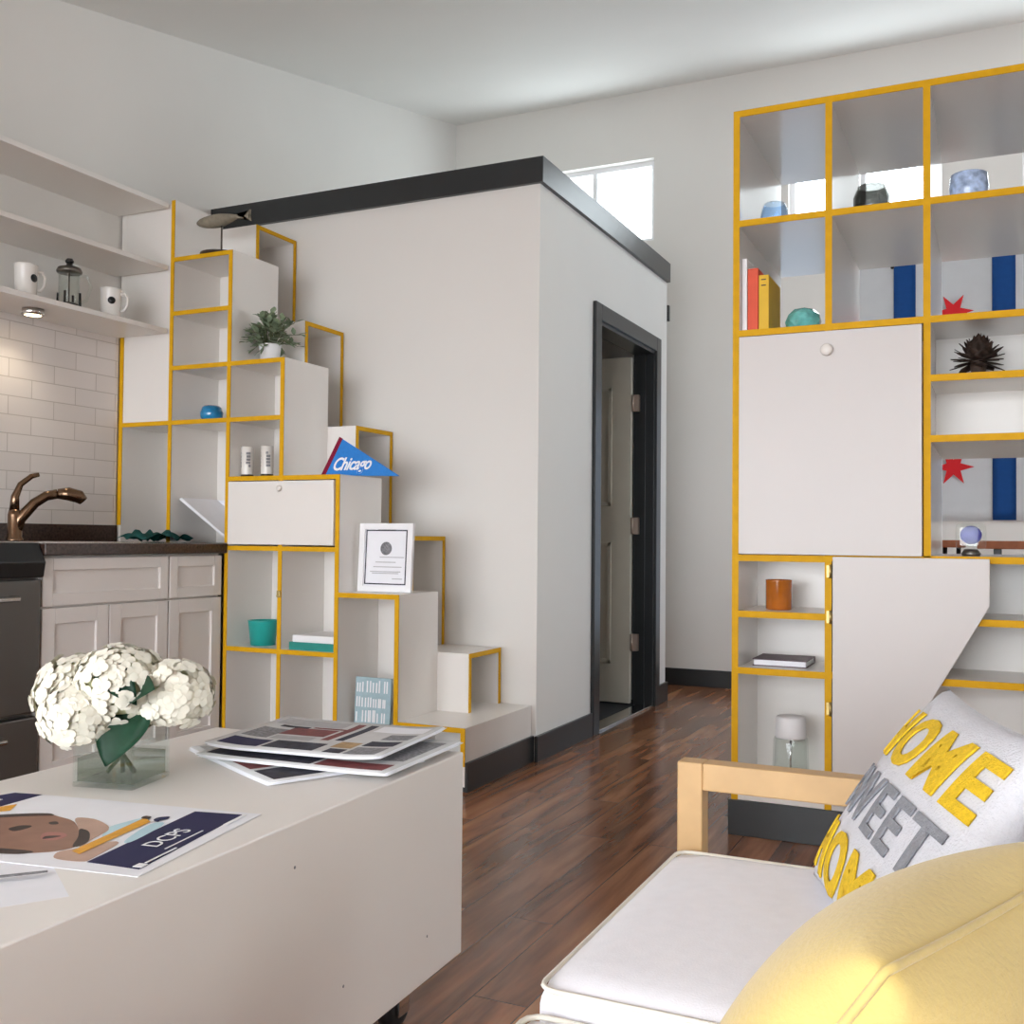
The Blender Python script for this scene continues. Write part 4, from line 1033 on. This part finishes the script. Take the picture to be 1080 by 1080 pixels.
# HOME SWEET HOME pillow
hw, hh_, hth = .50, .372, .062
wx = Vector((.30, -.95, 0)).normalized(); uy = Vector((.197, .062, .302)).normalized(); nz_ = wx.cross(uy)
if nz_.x > 0: nz_ = -nz_
bl_ = Vector((-.272, 1.745, .458)); ctr = bl_+wx*hw/2+uy*hh_/2
hm = Matrix((wx, uy, wx.cross(uy))).transposed().to_4x4(); hm.translation = ctr
hp = thing('throw_pillow', 'white knit pillow lettered HOME SWEET HOME in yellow and grey by the armrest', 'pillow', tuple(bl_), 0)
obj('cover', pillow_bm(hw, hh_, hth, hm), M['pillow_w'], hp)
LET = [('HOME', .088, 'knit_y', 1.15), ('SWEET', -.016, 'knit_g', 1.0), ('HOME', -.12, 'knit_y', 1.15)]
for s, vy, mm, sx in LET:
    t = text_bm(s, .112, .0016, bold=(.0034 if mm == 'knit_y' else .002), space=1.16)
    xs = [v.co.x for v in t.verts]; ys = [v.co.y for v in t.verts]
    wd_, ht_ = max(xs)-min(xs), max(ys)-min(ys)
    tw, tht = (.425, .088) if mm == 'knit_y' else (.40, .078)
    cx_, cy_ = (max(xs)+min(xs))/2, (max(ys)+min(ys))/2
    for v in t.verts: v.co.x = (v.co.x-cx_)*tw/wd_; v.co.y = (v.co.y-cy_)*tht/ht_+vy
    # fatten strokes
    gridcut(t, .008)
    on_pillow(t, hw, hh_, hth, hm)
    obj('lettering', t, M[mm], hp, label=('grey' if mm == 'knit_g' else 'yellow')+' knitted lettering')
# yellow pillow
yw, yh, yth = .44, .37, .105
fa = Vector((.37, .93, 0)).normalized(); wx2 = -fa
hz = Vector((.93, -.37, 0)).normalized(); uy2 = (hz*.58+Vector((0, 0, .815))).normalized()
tn = Vector((-.067, .72, .72))
ctr2 = tn-uy2*yh/2-wx2*yw/2
ym = Matrix((wx2, uy2, wx2.cross(uy2))).transposed().to_4x4(); ym.translation = ctr2
yp = thing('throw_pillow', 'plain yellow cotton pillow in the lower right foreground', 'pillow', tuple(ctr2-uy2*yh/2), 0)
obj('cover', pillow_bm(yw, yh, yth, ym, 44), M['pillow_y'], yp)
obj('seam', seam_tube(yw, yh, ym, .0035), M['pillow_y'], yp)

# ------------------------------------------------------------------ light
wd = bpy.data.worlds.new('sky'); scene.world = wd; wd.use_nodes = True
nt = wd.node_tree; bg_ = nt.nodes['Background']
# daylight outside: warm sunlit yard behind the viewer, cool shade to the right, bright sky beyond the high windows
WN, WL = nt.nodes, nt.links
wt = WN.new('ShaderNodeTexCoord'); ws = WN.new('ShaderNodeSeparateXYZ'); WL.new(wt.outputs['Generated'], ws.inputs[0])
def wramp(sock, lo, hi):
    m = WN.new('ShaderNodeMapRange'); m.interpolation_type = 'SMOOTHSTEP'; m.inputs['From Min'].default_value = lo; m.inputs['From Max'].default_value = hi
    WL.new(sock, m.inputs['Value']); return m.outputs[0]
def wmix(f, a, b):
    m = WN.new('ShaderNodeMix'); m.data_type = 'RGBA'; WL.new(f, m.inputs['Factor'])
    for k, v in (('A', a), ('B', b)):
        if isinstance(v, tuple): m.inputs[k].default_value = v+(1,)
        else: WL.new(v, m.inputs[k])
    return m.outputs['Result']
SIDE, BACK, FAR = (2.1, 2.8, 3.4), (14.0, 13.6, 13.8), (8.2, 8.5, 8.6)
c1 = wmix(wramp(ws.outputs['Y'], .06, .3), SIDE, FAR)
ng = WN.new('ShaderNodeMath'); ng.operation = 'MULTIPLY'; ng.inputs[1].default_value = -1; WL.new(ws.outputs['Y'], ng.inputs[0])
yard = wmix(wramp(ws.outputs['Z'], -.22, .06), tuple(.6*v for v in BACK), BACK)          # darker ground below the horizon
c2 = wmix(wramp(ng.outputs[0], .1, .5), c1, yard)
WL.new(c2, bg_.inputs['Color']); bg_.inputs['Strength'].default_value = 1.0
def portal(name, loc, rot, sx, sy):
    l = bpy.data.lights.new(name, 'AREA'); l.shape = 'RECTANGLE'; l.size = sx; l.size_y = sy
    l.cycles.is_portal = True
    o = bpy.data.objects.new(name, l); COL.objects.link(o); o.location = loc; o.rotation_euler = rot
for a, b in W: portal('window_portal', ((a+b)/2, YF+.15, (WZ0+WZ1)/2), (-PI/2, 0, 0), b-a, WZ1-WZ0)
portal('window_portal', ((LW[0]+LW[1])/2, YF+.15, (LW[2]+LW[3])/2), (-PI/2, 0, 0), LW[1]-LW[0], LW[3]-LW[2])
for h in RW: portal('window_portal', (XR+.115, (h[0]+h[1])/2, (h[2]+h[3])/2), (0, PI/2, 0), h[3]-h[2], h[1]-h[0])
for h in BW: portal('window_portal', ((h[0]+h[1])/2, YB-.13, (h[2]+h[3])/2), (PI/2, 0, 0), h[1]-h[0], h[3]-h[2])
pk = bpy.data.lights.new('puck_spot', 'SPOT'); pk.energy = 4; pk.spot_size = 2.2; pk.spot_blend = .8; pk.color = (1, .86, .66); pk.shadow_soft_size = .03
po_ = bpy.data.objects.new('puck_spot', pk); COL.objects.link(po_); po_.location = (-3.6, 3.0, 1.893)

vs_ = scene.view_settings
scene.display_settings.display_device = 'sRGB'
vs_.view_transform = 'Standard'; vs_.look = 'None'; vs_.gamma = 1; vs_.use_curve_mapping = False; vs_.exposure = 0.0
cy = scene.cycles
cy.max_bounces = 10; cy.diffuse_bounces = 6; cy.glossy_bounces = 4; cy.transmission_bounces = 6; cy.transparent_max_bounces = 16
cy.use_denoising = True; cy.caustics_reflective = False; cy.caustics_refractive = False; cy.sample_clamp_indirect = 6
